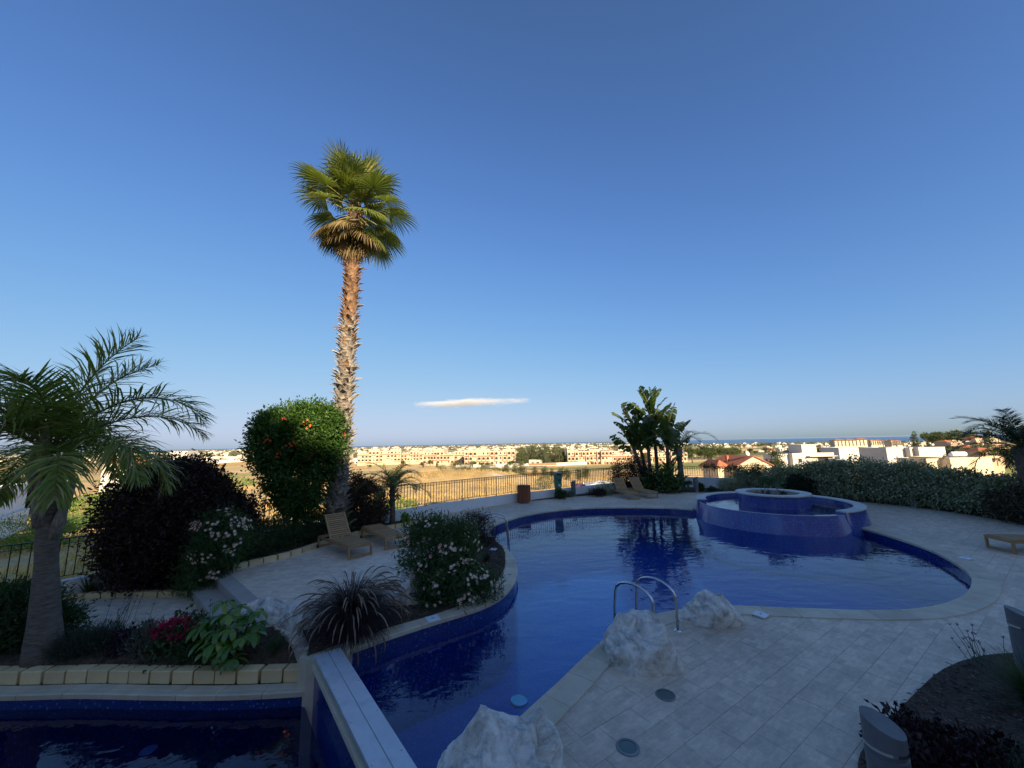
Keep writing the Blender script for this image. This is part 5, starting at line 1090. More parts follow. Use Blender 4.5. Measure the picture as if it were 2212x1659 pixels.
    def hip(s, x0, x1, y0, y1, z, h, over=.4, m=tile):
        x0 -= over; x1 += over; y0 -= over; y1 += over; i_ = min(x1 - x0, y1 - y0)/2*.98; q = MB()
        q.add([(x0, y0, z), (x1, y0, z), (x1, y1, z), (x0, y1, z), (x0 + i_, y0 + i_, z + h), (x1 - i_, y0 + i_, z + h), (x1 - i_, y1 - i_, z + h), (x0 + i_, y1 - i_, z + h), (x0, y0, z - .15), (x1, y0, z - .15), (x1, y1, z - .15), (x0, y1, z - .15)],
              [(0, 1, 5, 4), (1, 2, 6, 5), (2, 3, 7, 6), (3, 0, 4, 7), (4, 5, 6, 7), (8, 9, 1, 0), (9, 10, 2, 1), (10, 11, 3, 2), (11, 8, 0, 3), (11, 10, 9, 8)]); return q.build('roof', m, s.o, local=True)
def tank(P, rz=0, label='white rooftop water tank on legs beside the tall white villa', group='white rooftop water tanks', s=1.0):
    o = thing('water_tank', label, 'water tank', (0, 0, 0), group); q = MB(); a = [(-.75, .12), (-.72, .3), (-.6, .42), (.6, .42), (.72, .3), (.75, .12)]
    q.tube([(x, 0, 1.0) for x, r_ in a], [r_ for x, r_ in a], 14); q.build('tank', tankm, o, local=True, smooth=True)
    for x in (-.5, .5):
        for y in (-.3, .3): MB().box((x, y, .32), (.06, .06, .66)).build('leg', dg, o, local=True)
    return put(o, P, rz, s)
def X(u, v, y): return AY(u, v, y)
# --- white villas on the right: measured along picture columns at their depth
def villa(name, label, u0, u1, vt, y, mat, rz=0, depth=10, base=-12):
    a, b_ = X(u0, vt, y), X(u1, vt, y); return BL(name, label, (a.x, y, 0), rz, mat), (b_.x - a.x), a.z
# villa 1
B, w, zt = villa('white_villa', 'white flat roofed villa with a shaded balcony behind the hedge', 1711, 1801, 979, 122, bwhite)
B.flat(0, w, 0, 9, -14, zt - .5, .5); B.flat(w*.36, w*.72, 2, 8, zt, zt + 2.4, .25)
B.flat(-3.4, -.02, 1.5, 9, -14, zt - .6, .4); B.win(w*.17, zt - 2.3, 1.1, 1.2, 0); B.win(w*.4, zt - 2.2, 2.0, 1.2, -.0, M_plain('awning', (.7, .62, .55)))
B.win(w*.72, zt - 2.4, 3.2, 1.9, 0, glassd); B.wall(w*.36, w*.98, -1.3, -.01, zt - 4.1, zt - 3.2, name='balcony'); B.wall(w*.34, w, -1.4, -.02, zt - 1.15, zt - .9, name='canopy')
for k in range(3): B.side_win(3 + k*2.2, zt - 2.6, 1.0, 1.3, -3.4)
B.done()
# villa 2, long wall behind
B, w, zt = villa('white_villa', 'long white villa block with a plain upper wall and solar tanks', 1822, 1892, 967, 132, bwhite)
B.flat(0, w, 2, 10, -14, zt - .3, .3); B.flat(-4.5, -.02, 3.5, 10, -14, zt - 4, .4); B.flat(-2.5, w + 2.0, -3, 1.98, -14, zt - 4.4, .4)
for k in range(3): B.win(-1 + k*3.6, zt - 6.2, 1.6, 1.6, -3)
for k in range(2): B.side_win(-2 + k*2.2, zt - 6.3, 1.3, 1.8, -2.5)
B.done(); PV = X(1870, 984, 130)
for k, (u, v, y) in enumerate(((1868, 983, 128), (1880, 984, 128), (1893, 982, 127), (1903, 983, 127), (1912, 983, 126))):
    p = X(u, v, y); tank((p.x, y, p.z - .9), R(8*k), s=1.3)
# villa 3 tall
B, w, zt = villa('white_villa', 'tall white villa with a stepped upper wall and a cream annex', 1926, 2032, 967, 104, bwhite)
B.flat(0, w*.46, 1.6, 10, -14, zt - .25, .25); B.flat(w*.46 + .02, w, -1.0, 9, -14, zt - .25, .25); B.win(w*.66, zt - 4.0, 1.7, 1.5, -1.0)
B.wall(w*.38, w*.46, .2, 1.58, -14, zt - .05, name='pier'); B.wall(-1.2, w*.72, -3.8, -1.02, -14, zt - 4.6, cream, name='annex'); B.wall(-1.3, w*.73, -4.0, -1.05, zt - 4.58, zt - 4.1, cream, name='annex_parapet')
for k, x in enumerate((w*.18, w*.5)): B.win(x, zt - 6.2, 2.6, 1.7, -3.8)
for x in np.arange(.3, w*.45, .9): MB().box((x, -2.0, zt - 3.75), (.04, .04, .8)).build('railing_post', dg, B.o, local=True)
MB().box((w*.22, -2.0, zt - 3.35), (w*.45, .04, .05)).build('handrail', dg, B.o, local=True)
B.done()
# villa 4 cream
B, w, zt = villa('cream_house', 'cream flat roofed house with two white tanks on its roof', 2052, 2152, 992, 88, cream)
B.flat(0, w*.82, 0, 9, -14, zt, .35); B.wall(w*.82 + .02, w, .8, 8, -14, zt + .1); B.flat(-3.2, -.02, 2, 9, -14, zt - .3, .4); B.win(w*.38, zt - 3.0, 1.0, 1.3, 0, shut); B.win(-1.6, zt - 3.1, 1.6, 1.9, 2, shut)
B.done()
for u in (2062, 2077): p = X(u, 984, 91); tank((p.x, 91, p.z - 1.0), .05, 'white rooftop water tank on the cream house', 'tanks on the cream house', 1.35)
# gable house
B, w, zt = villa('gable_house', 'cream house with a red tiled roof and white gable beyond the railing', 1592, 1667, 1006, 84, cream)
B.wall(0, w, 0, 11, -14, zt); B.gable(0, w, 0, 11, zt, 1.9, tile, .35)
B.wall(-2.6, -.02, 3, 10, -14, zt - .5); B.hip(-2.8, 0, 3, 10.5, zt - .45, 1.5); B.wall(w*.1, w*.16, 5, 5.7, zt, zt + 2.0, tile, 'chimney')
q = MB(); q.lathe([(.001, 0), (.25, .04), (.55, .2)], (0, 0, 0), 16); dsh = q.build('satellite_dish', tankm, B.o, local=True); dsh.location = (w*.42, 1.2, zt + 2.5); dsh.rotation_euler = (R(70), 0, R(25))
B.wall(-1, w + 2, -4.5, -3.5, -14, zt - 5.0, name='terrace_wall'); B.eave(1, w, -.2, zt - 3.4, 2.4, .6); B.done()
# white wall and houses at the left
B = BL('white_outbuilding', 'plain white low outbuilding left of the feathery palm', (-33, 24, -2.0), R(129.7), white); B.flat(0, 9.6, 0, 4, -1, 2.35, .2, white); B.wall(-.1, 9.7, -.25, -.02, -1, .55, white, 'plinth'); B.done()
for (u0, u1, vt, y, lab, sd_) in ((222, 306, 1000, 118, 'white house with red tiled roof half hidden by palm fronds', 1), (316, 352, 1000, 135, 'white house with red tiled roof above the purple shrub', 2), (356, 396, 988, 150, 'white cubic house right of the red roofed ones', 3)):
    B, w, zt = villa('white_house', lab, u0, u1, vt, y, bwhite, R(6)); B.wall(0, w, 0, 8, -20, zt)
    if sd_ < 3: B.hip(0, w*.55, 0, 8, zt, 1.7); B.hip(w*.5, w, -2, 7, zt - .8, 1.6); B.wall(w*.5, w, -2, -.02, -20, zt - .9)
    else: B.flat(w*.3, w, 1, 7, zt + .02, zt + 2, .3)
    for k in range(3): B.win(w*(.15 + .3*k), zt - 1.8 - (.8 if k else 0), 1.0, 1.2, 0 if k < 1 or sd_ == 3 else -2)
    B.done()
# --- peach apartment blocks
def apartments(name, label, u0, u1, vt, vb, y, rz, seed, floors=3, steps=4):
    rd = random.Random(seed); a, b_ = X(u0, vb, y), X(u1, vb, y); w = b_.x - a.x; h = X((u0 + u1)/2, vt, y).z - a.z; fh = h/floors*.92
    B = BL(name, label, (a.x, y, a.z), rz, peach, 'apartments'); n = steps; cw = w/n; 
    for i in range(n):
        x0 = i*cw; dy = rd.choice((0, 1.2, -1.0)); hh = h*rd.choice((.72, .9, 1.0, 1.06)); B.flat(x0, x0 + cw - .02, dy, 12, -3, hh, .45)
        MB().box((x0 + cw/2, dy - .12, hh + .3), (cw, .2, .35)).build('cornice', bwhite, B.o, local=True)
        B.eave(x0 + .3, x0 + cw - .3, dy, fh*2 + .1, .7, .35)
        for f_ in range(floors):
            z = f_*fh; k = 3
            for j in range(k):
                x = x0 + cw*(j + .5)/k
                if z + fh > hh + .3: continue
                if rd.random() < .5: B.arch(x, z + .1, min(2.8, cw/k*.62), fh*.8, dy, 1.2, True)
                elif rd.random() < .75: B.win(x, z + fh*.55, rd.choice((.8, 1.0, 1.5)), rd.choice((1.2, 1.4)), dy)
        if rd.random() < .6: B.gable(x0 + cw*.25, x0 + cw*.75, dy - .1, 6, hh + .1, .9, bwhite, .2)
        if rd.random() < .7: B.flat(x0 + cw*.3, x0 + cw*.7, 4, 10, hh + .02, hh + 2.2, .2)
        for j in range(3): MB().box((x0 + cw*(j + .7)/3.6, 3.2, hh + .75), (1.3, 1.1, .12), rx=R(40)).build('solar_panel', glassd, B.o, local=True)
        for j in range(3):
            q = MB(); xx = x0 + cw*(j + .7)/3.6; q.tube([(xx - .6, 3.9, hh + 1.25), (xx + .6, 3.9, hh + 1.25)], .27, 8); q.build('roof_tank', tankm, B.o, local=True)
    return B.done()
apartments('apartment_block', 'peach apartment terrace nearest the tall fan palm', 772, 862, 973, 999, 330, R(10), 1)
apartments('apartment_block', 'stepped peach apartment wing right of the one by the fan palm', 866, 925, 974, 996, 345, R(4), 2, steps=3)
apartments('apartment_block', 'peach apartment wing half sunk behind the sandy mound', 915, 1005, 973, 1003, 300, R(-6), 3)
apartments('apartment_block', 'large peach apartment block with arched balconies left of the pine grove', 1003, 1114, 972, 1007, 268, R(3), 4)
apartments('apartment_block', 'peach apartment block right of the pine grove', 1226, 1322, 972, 1007, 265, R(-4), 5)
apartments('apartment_block', 'peach apartment block seen through the banana stems', 1324, 1400, 974, 1006, 285, R(2), 6, steps=3)
apartments('apartment_block', 'peach apartment block right of the banana clump', 1405, 1486, 976, 1008, 270, R(-3), 7, steps=3)
a, b_ = X(985, 1008, 255), X(1268, 1008, 262)
tag(ribbon([(a.x, a.y), (20, 256), (b_.x, b_.y)], a.z - 2, a.z + 1.2, .3).build('boundary_wall', bwhite), 'long white boundary wall in front of the peach apartments', 'wall')
for (u, lab) in ((999, 'street lamp pole left of the sheds by the pine grove'), (1032, None), (1114, 'street lamp pole right of the pine grove')):
    if lab is None: continue
    u_ = u + (2 if u < 1100 else 0); u_ = {999: 1115, 1114: 1180}[u]; p = X(u_, 1008, 250); o = thing('street_lamp', lab, 'street lamp', p); MB().tube([p, p + Vector((0, 0, 9))], [.12, .07], 6).build('pole', dg, o); MB().bar(p + Vector((0, 0, 9)), p + Vector((1.2, 0, 9.1)), .12).build('arm', dg, o); MB().box(p + Vector((1.3, 0, 9.05)), (.6, .25, .12)).build('lamp', tankm, o)
P = X(1172, 1007, 250); tag(MB().box((P.x, P.y, P.z + 1.2), (18, 2, 1.3)).build('brown_fence', M_plain('brown_fence', (.34, .14, .06))), 'rust brown fence panel at the foot of the pine grove', 'fence')
B = BL('garden_shed', 'small cream shed beside the pine grove', (X(1143, 1006, 262).x, 262, X(1143, 1006, 262).z), 0, cream); B.flat(0, 9, 0, 5, -1, 3.4, .3); B.win(2.5, 1.6, 1.6, 1.4, 0); B.win(6, 1.3, 1.8, 2.2, 0); B.done()
# greenhouses on the plain
for i, (u0, u1, v, y) in enumerate(((462, 545, 975, 700), (420, 462, 972, 900), (500, 560, 970, 1100), (455, 520, 969, 1300))):
    a, b_ = X(u0, v, y), X(u1, v, y); w = b_.x - a.x; z = th1(a.x, y); o = thing('greenhouse', 'long white tunnel greenhouse on the plain behind the purple shrub', 'greenhouse', (a.x, y, z), 'greenhouses on the plain')
    q = MB(); n = 8; prof = [(math.cos(PI*k/n)*9, math.sin(PI*k/n)*5.5 + 1.5) for k in range(n + 1)]; q.add([(a.x, y + p[0], z + p[1]) for p in prof] + [(b_.x, y + p[0], z + p[1]) for p in prof], [(k, k + 1, n + 2 + k, n + 1 + k) for k in range(n)] + [tuple(range(n + 1)), tuple(range(n + 1, 2*n + 2))[::-1]]); q.build('cover', bwhite, o); MB().box(((a.x + b_.x)/2, y - 9.1, z + .6), (w, .3, 2.2)).build('side_wall', tankm, o)

# ---------------------------------------------------------------- trees of the plain
L_pine = M_leaf('pine_needles', (.035, .050, .020), (.075, .095, .040), (.11, .12, .05), trans=.2, rough=.7)
L_far = M_leaf('far_leaf', (.035, .055, .018), (.075, .10, .033), (.12, .14, .05), trans=.2, rough=.7)
L_oliv = M_leaf('olive_leaf', (.09, .10, .05), (.15, .16, .08), trans=.2)
def tree_mesh(seed, kind):
    g = np.random.default_rng(seed)
    if kind == 'pine': ells = [(g.normal()*.06, g.normal()*.06, .18 + .8*k/9, .20*(1.15 - k/9)*g.uniform(.7, 1.2) + .02, .20*(1.15 - k/9) + .02, .10) for k in range(9)]
    elif kind == 'cypress': ells = [(0, 0, .12 + .85*k/9, .10*math.sin(PI*(.25 + .72*k/9)) + .012, .10*math.sin(PI*(.25 + .72*k/9)) + .012, .09) for k in range(9)]
    else: ells = [(g.normal()*.22, g.normal()*.22, g.uniform(.45, .78), g.uniform(.2, .32), g.uniform(.2, .32), g.uniform(.14, .24)) for k in range(7)]
    p, o, cv, C_ = clump_points(ells, 120, 8, .035, g, (.5, 1.05)); n = len(p); sz = .075 if kind == 'round' else .055
    return p, o, cv, n, sz
def tree_proto(name, seed, kind, mat, label, cat, group):
    g = np.random.default_rng(seed); p, o, cv, n, sz = tree_mesh(seed, kind); t = thing(name, label, cat, (0, 0, 0), group)
    up = np.array([0, 0, .9]) if kind != 'round' else np.array([0, 0, .2])
    leaves('crown', p, unit(o*.6 + g.normal(size=p.shape)*.6 + up), unit(o + g.normal(size=p.shape)*.5), sz*g.uniform(.6, 1.3, n), sz*(.5 if kind != 'round' else .8), mat, t, g, local=True, rnd=np.clip(cv*.6 + g.random(n)*.4, 0, 1))
    q = MB(); q.tube([(0, 0, -.08), (.01, 0, .3), (0, .01, .62)], [.03, .022, .008], 6)
    for k in range(4):
        a = k*1.7; q.tube([(0, 0, .3 + .05*k), (.13*math.cos(a), .13*math.sin(a), .5 + .04*k)], [.014, .005], 5)
    q.build('trunk', bark, t, local=True); return t
protos_t = {}
def plant_tree(kind, P, h, label, cat, group, wide=1.0, name=None, mat=None, var=None):
    nm = name or {'pine': 'pine_tree', 'round': 'round_tree', 'cypress': 'cypress_tree'}[kind]; mt = mat or {'pine': L_pine, 'round': L_far, 'cypress': L_pine}[kind]; key = (kind, nm, mt.name, random.randrange(4) if var is None else var)
    if key not in protos_t: t = protos_t[key] = tree_proto(nm, hash(key[3]) % 97 + len(protos_t)*7, kind, mt, label, cat, group); 
    else: t = copy_tree(protos_t[key])
    tag(t, label, cat, group); t.location = P; t.rotation_euler = (0, 0, random.uniform(0, 6.28)); t.scale = (h*wide, h*wide, h); return t
rt_ = random.Random(5)
for i in range(34):
    u = rt_.uniform(1118, 1222); y = rt_.uniform(262, 330); p = X(u, 1000, y); z = th1(p.x, y) - .5; hh = 11 + 4.5*math.sin((u - 1118)/104*PI) + rt_.uniform(-1.5, 1.5); plant_tree('pine', (p.x, y, z), hh, 'tall dark pine in the grove between the peach apartment blocks', 'tree', 'pine grove between the apartments', .85)
for (u, v, y, h, kind, lab) in ((1132, 1006, 252, 5.5, 'round', 'bright bushy tree at the left foot of the pine grove'), (1390, 1003, 240, 7, 'round', 'leafy tree before the apartments by the banana stems'), (1000, 1004, 300, 6, 'round', 'leafy tree between the stepped apartment wings'), (935, 1000, 310, 7, 'round', 'leafy tree in front of the middle apartment wing')):
    p = X(u, v, y); plant_tree(kind, p, h, lab, 'tree', None, .9)
for i in range(14):
    u = rt_.uniform(780, 1110); y = rt_.uniform(244, 258); p = X(u, 1007, y); plant_tree('round' if i % 3 else 'cypress', (p.x, y, th1(p.x, y)), rt_.uniform(3.0, 5.5), 'small garden tree along the front of the peach apartments', 'tree', 'garden trees before the apartments', .9, 'garden_tree')
# park right of the banana clump
for i in range(26):
    u = rt_.uniform(1492, 1592); v = rt_.uniform(974, 984); y = rt_.uniform(330, 460); p = X(u, v, y); plant_tree('round', (p.x, y, th1(p.x, y)), rt_.uniform(8, 13), 'dark park tree beyond the green field right of the banana clump', 'tree', 'park trees beyond the green field', 1.0)
for (u, v, y, h, lab) in ((1496, 1000, 190, 7.5, 'shaggy palm standing on the green field'), (1540, 1004, 150, 6.5, 'shaggy palm on the green field left of the gable house')):
    p = X(u, v, y); feather_palm('field_palm', lab, (p.x, y, p.z), h*.55, .3, 14, h*.38, h*.14, 300 + int(u), M_leaf('field_palm_leaf', (.06, .08, .02), (.16, .17, .05), trans=.3), (-20, 75), bark, 16, lw=.12)
p = X(1680, 1011, 100); plant_tree('cypress', (p.x, 100, p.z - 4), ztop((p.x, 100, p.z - 4), 972) - p.z + 4, 'narrow cypress between the gable house and the white villa', 'tree', None, 1.6)
p = X(1748, 1012, 95); plant_tree('round', (p.x, 95, p.z - 3), 5.2, 'leafy tree in front of the white villa balcony', 'tree', None, 1.4, mat=L_oliv)
for (u, v, y, h, w, lab) in ((510, 1028, 108, 3.4, 3.0, 'bright green reed bush standing alone in the field'), (60, 1150, 24, 2.2, 2.4, 'bright green bush outside the railing behind the feathery palm'), (225, 1075, 36, 3.2, 2.0, 'yellow green bush left of the purple shrub'), (270, 1072, 40, 3.8, 1.6, 'dark bush behind the yellow green one')):
    p = X(u, v, y); z = th1(p.x, y); bush('wild_bush', lab, 'bush', (p.x, y, z - .1), [(p.x, y, z + h*.45, h*w*.45, h*w*.35, h*.5), (p.x + h*w*.25, y, z + h*.3, h*w*.3, h*w*.3, h*.36)], 420, 12, h*.06, h*.085, h*.02, L_green if 'green' in lab else L_far, 400 + int(u), stems=4, upw=.7)
for k, (u, y, h) in enumerate(((0, 33, 5.5), (45, 36, 5.2), (92, 40, 4.6), (-60, 34, 6))):
    p = X(u, 1040, y); plant_tree('round', (p.x, y, th1(p.x, y)), h, 'dark tree behind the white outbuilding', 'tree', 'trees behind the outbuilding', 1.1, mat=M_leaf('dark_tree', (.02, .03, .012), (.04, .055, .02), trans=.1))
# saplings along the field edge behind the railing
for i in range(15):
    u = 1000 + i*19 + rt_.uniform(-6, 6); v = 1026 - i*.7 + rt_.uniform(-2, 2); y = 118 - i*2 + rt_.uniform(-6, 6); p = X(u, v, y); plant_tree('cypress', (p.x, y, th1(p.x, y)), rt_.uniform(2.2, 4.2), 'thin sapling in the row beyond the long railing', 'tree', 'row of saplings beyond the railing', 2.2, 'sapling', L_oliv)
for (u, v, y, s_, lab) in ((1178, 1040, 62, 2.2, 'grey green field bush behind the wooden bin'), (1130, 1052, 50, 1.4, 'low grey field bush left of the green bin'), (868, 1080, 24, 1.8, 'green bush outside the railing behind the small palm'), (560, 1085, 22, 1.2, 'pale weed bush beyond the railing end'), (985, 1022, 92, 2.2, 'grey thorn bush on the crest of the sandy mound'), (1012, 1024, 90, 1.8, 'grey thorn bush on the right flank of the sandy mound'), (1040, 1020, 104, 2.6, 'grey scrub where the mound meets the sapling row'), (1062, 1026, 96, 2.0, 'low grey scrub just behind the slanting fence brace'), (955, 1022, 96, 1.7, 'low pale scrub on the left flank of the sandy mound'), (1085, 1018, 115, 2.4, 'grey scrub at the edge of the green field')):
    p = X(u, v, y); z = th1(p.x, y); bush('field_bush', lab, 'bush', (p.x, y, z), [(p.x, y, z + s_*.5, s_*.7, s_*.6, s_*.5)], 160, 12, s_*.08, s_*.09, s_*.03, L_oliv if 'grey' in lab or 'pale' in lab else L_green, 430 + int(u), stems=3)
# ---------------------------------------------------------------- the town
def house_mesh(k):
    rd = random.Random(k + 40); q = MB(); w, d, h = rd.uniform(9, 15), rd.uniform(8, 11), rd.choice((3.4, 6.2, 6.4, 6.6)); mats = [[bwhite, cream, bwhite, peach][k % 4], glassd, tile, tankm]
    q.box((0, 0, h/2 - 3), (w, d, h + 6))
    if k % 3 == 0:
        q.add([(-w/2 - .4, -d/2 - .4, h), (w/2 + .4, -d/2 - .4, h), (w/2 + .4, d/2 + .4, h), (-w/2 - .4, d/2 + .4, h), (-w/2 + d*.35, 0, h + 1.9), (w/2 - d*.35, 0, h + 1.9)], [(0, 1, 5, 4), (1, 2, 5), (2, 3, 4, 5), (3, 0, 4), (3, 2, 1, 0)], 2)
    else:
        for sx, sy, cx, cy_ in ((w + .1, .25, 0, -d/2 + .1), (w + .1, .25, 0, d/2 - .1), (.25, d - .3, -w/2 + .1, 0), (.25, d - .3, w/2 - .1, 0)): q.box((cx, cy_, h + .25), (sx, sy, .5))
        q.box((rd.uniform(-w/4, w/4), 1, h + 1.1), (w*.35, d*.4, 2.2)); q.box((w*.28, -1, h + 1.0), (1.6, .7, .7), mi=3)
    for f_ in range(int(h/3)):
        for j in range(3): q.box((-w/2 + w*(j + .5)/3, -d/2 - .02, 1.6 + 3*f_), (rd.choice((1.0, 1.4, 2.2)), .1, rd.choice((1.2, 1.3, 2.0))), mi=1)
    if k % 2: q.box((w*.1, -d/2 - 1.0, 2.9), (w*.6, 2.0, .3)); q.box((w*.38, -d/2 - 1.8, 1.2), (.3, .3, 3.4)); q.box((-w*.18, -d/2 - 1.8, 1.2), (.3, .3, 3.4))
    me = bpy.data.meshes.new('town_house'); me.from_pydata(q.v, [], q.f); me.polygons.foreach_set('material_index', q.m); me.update()
    for m in mats: me.materials.append(m)
    return me
HM = [house_mesh(k) for k in range(12)]; LABK = {0: ('white house with a red hip roof in the distant town', 'red roofed town houses'), 1: ('flat roofed white or cream house in the distant town', 'flat roofed town houses')}
def town_house(x, y, k, rz, s=1.0, lab=None):
    o = bpy.data.objects.new('town_house', HM[k]); COL.objects.link(o); o.location = (x, y, th1(x, y)); o.rotation_euler = (0, 0, rz); o.scale = (s, s, s)
    l_, g_ = LABK[0 if k % 3 == 0 else 1] if lab is None else lab; tag(o, l_, 'house', g_); return o
cells = []
for i in range(900):
    u = rt_.uniform(-20, 2120); y = 10**rt_.uniform(math.log10(420), math.log10(4200)); x = (u - W_PX/2)/F_PX*y
    nz = noise.noise((x*.0022, y*.0016, 5.2))
    if u > 1490 and y < 520: y += 200; x = (u - W_PX/2)/F_PX*y
    if nz < -.12 or (u < 580 and y < 1000): continue
    if math.hypot(x, y) > 4600: continue
    cells.append((math.hypot(x, y), x, y))
cells.sort(); far_mb = MB(); cnt = 0
for r_, x, y in cells:
    k = rt_.randrange(12)
    if cnt < 270: town_house(x, y, k, rt_.uniform(-.5, .5), rt_.uniform(.85, 1.25)); cnt += 1
    else:
        s = rt_.uniform(1, 1.6); far_mb.box((x, y, th1(x, y) + 2.5*s), (rt_.uniform(9, 22)*s, 9*s, 7*s), rt_.uniform(-.4, .4), mi=rt_.choice((0, 0, 1))); far_mb.box((x + 2, y + 1, th1(x, y) + 7*s), (5*s, 4*s, 3*s), 0, mi=0)
for i in range(700):
    u = rt_.uniform(-20, 1480); y = 10**rt_.uniform(3.5, 4.1); x = (u - W_PX/2)/F_PX*y; s = rt_.uniform(1, 2); far_mb.box((x, y, th1(x, y) + 3*s), (rt_.uniform(10, 30)*s, 10*s, 7*s), rt_.uniform(-.4, .4), mi=rt_.choice((0, 0, 1)))
tag(far_mb.build('far_town', [bwhite, cream]), 'far white town spread along the horizon', 'town', kind='stuff')
# tourist hotel row near the coast and the houses on the right hill
def hotel(label, u0, u1, vt, vb, y, seed):
    rd = random.Random(seed); a, b_ = X(u0, vb, y), X(u1, vb, y); w = b_.x - a.x; h = X(u0, vt, y).z - a.z; B = BL('hotel_block', label, (a.x, y, a.z), R(rd.uniform(-6, 6)), cream, 'building'); n = max(2, int(w/14)); cw = w/n
    for i in range(n):
        hh = h*rd.choice((.92, 1.0, 1.05)); B.wall(i*cw, (i + 1)*cw - .05, rd.choice((0, 2, -2)), 12, -8, hh); B.hip(i*cw, (i + 1)*cw, 0, 12, hh, 1.8)
        for f_ in range(3):
            for j in range(3): B.win(i*cw + cw*(j + .5)/3, hh*(f_ + .55)/3, 1.8, 1.9, -2.1)
    B.done()
hotel('cream hotel with red roofs near the sea behind the white villas', 1805, 1872, 950, 962, 620, 1); hotel('smaller cream hotel right of the larger one near the sea', 1882, 1912, 951, 961, 640, 2); hotel('cream apartment hotel far right of the sea view', 1926, 1946, 953, 962, 600, 3)
for i, (u, v, y) in enumerate(((2042, 958, 215), (2062, 952, 240), (2085, 962, 200), (2112, 960, 190), (2100, 950, 240), (2128, 966, 170), (2138, 950, 250), (2060, 968, 165), (2085, 972, 150), (2015, 960, 260), (1990, 962, 300), (2150, 972, 150), (2120, 980, 130))):
    p = X(u, v, y); o = town_house(p.x, y, (3, 5, 1, 7)[i % 4], rt_.uniform(-.3, .3), .62, ('house with pale walls on the wooded hill at the right', 'houses on the wooded hill')); o.location.z = p.z - 3
for i in range(26):
    u = rt_.uniform(2010, 2112); v = rt_.uniform(948, 956); y = rt_.uniform(250, 330); p = X(u, v, y); plant_tree('round', (p.x, y, p.z - 3), rt_.uniform(6.5, 9.5), 'dark tree crowning the hill at the right', 'tree', 'trees on the right hill', 1.1)
for (u, vb, vt, y, lab) in ((1978, 962, 932, 180, 'lone leaning cypress left of the wooded hill'), (2136, 962, 926, 150, 'narrow cypress on the hill beside the dark palm'), (2005, 962, 946, 200, 'short cypress at the left foot of the wooded hill')):
    p = X(u, vb, y); p.z = min(p.z, th1(p.x, y)) if th1(p.x, y) < p.z + 2 else th1(p.x, y) - .3; plant_tree('cypress', (p.x, y, p.z), ztop(p, vt) - p.z, lab, 'tree', None, .9)
for i in range(16):
    u = rt_.uniform(1985, 2190); v = rt_.uniform(966, 990); y = rt_.uniform(110, 190); p = X(u, v, y); plant_tree('round', (p.x, y, p.z - 3.5), rt_.uniform(3.5, 5.5), 'green garden tree among the houses under the hill', 'tree', 'garden trees under the hill', 1.2, mat=L_oliv if i % 3 == 0 else L_far)
nt_ = 0
for i in range(600):
    u = rt_.uniform(-20, 2010); y = 10**rt_.uniform(math.log10(380), math.log10(2600)); x = (u - W_PX/2)/F_PX*y
    if noise.noise((x*.003 + 7, y*.002, 1)) < -.05 or (u < 600 and y < 900 and rt_.random() < .9): continue
    plant_tree('round' if rt_.random() < .8 else 'cypress', (x, y, th1(x, y) - .5), rt_.uniform(5.5, 10), 'dark tree among the houses of the distant town', 'tree', 'trees of the distant town', 1.15, 'town_tree'); nt_ += 1
    if nt_ > 250: break
# far belts of trees read as one mass
gg = np.random.default_rng(500); nb_ = 5200; uu = gg.uniform(-30, 2000, nb_); yy = 10**gg.uniform(3.2, 4.05, nb_); xx = (uu - W_PX/2)/F_PX*yy; keep = np.array([noise.noise((a*.0012, b_*.0016, 8)) > -.05 for a, b_ in zip(xx, yy)]) & (np.hypot(xx, yy) < np.where(uu > 1450, 4800, 12000)); xx, yy = xx[keep], yy[keep]; zz = th(xx, yy)
pos = np.repeat(np.c_[xx, yy, zz], 6, 0) + gg.normal(size=(len(xx)*6, 3))*np.array([9, 4, 1.2]) + np.array([0, 0, 3.0]); lt = leaves('far_woods', pos, unit(gg.normal(size=pos.shape) + np.array([0, 0, .4])), unit(gg.normal(size=pos.shape)), 9, 7, L_far, None, gg); tag(lt, 'dark tree belts along the distant plain', 'woods', kind='stuff')
# dry grass of the near field
gg = np.random.default_rng(501); nd = 42000; az = np.radians(gg.uniform(-58, 16, nd)); rr_ = 21 + 95*gg.random(nd)**1.15; gx, gy = rr_*np.sin(az), rr_*np.cos(az); kp = (gy > gx*1.02 + 22.0) | (gx < -12); kp &= ~((gx > -13) & (gy < gx + 21.5)); cl = np.array([noise.noise((a*.13, b_*.13, 2)) for a, b_ in zip(gx, gy)]); kp &= cl > -.15; gx, gy, cl = gx[kp], gy[kp], cl[kp]
pos = np.c_[gx, gy, th(gx, gy) - .02]; n = len(pos); hgt = gg.uniform(.15, .5, n)*(1 + cl); hgt *= np.interp(np.hypot(gx, gy), [20, 60, 110], [1, .9, 1.2])
o = leaves('dry_grass', pos, unit(gg.normal(size=pos.shape)*.3 + np.array([.1, 0, 1])), unit(gg.normal(size=pos.shape)*.4 + np.array([.2, -1, .2])), hgt, hgt*.16, L_dry, None, gg, rnd=np.clip(gg.random(n)*.7 + cl*.3, 0, 1)); tag(o, 'golden dry grass over the field below the railing', 'grass', kind='stuff')
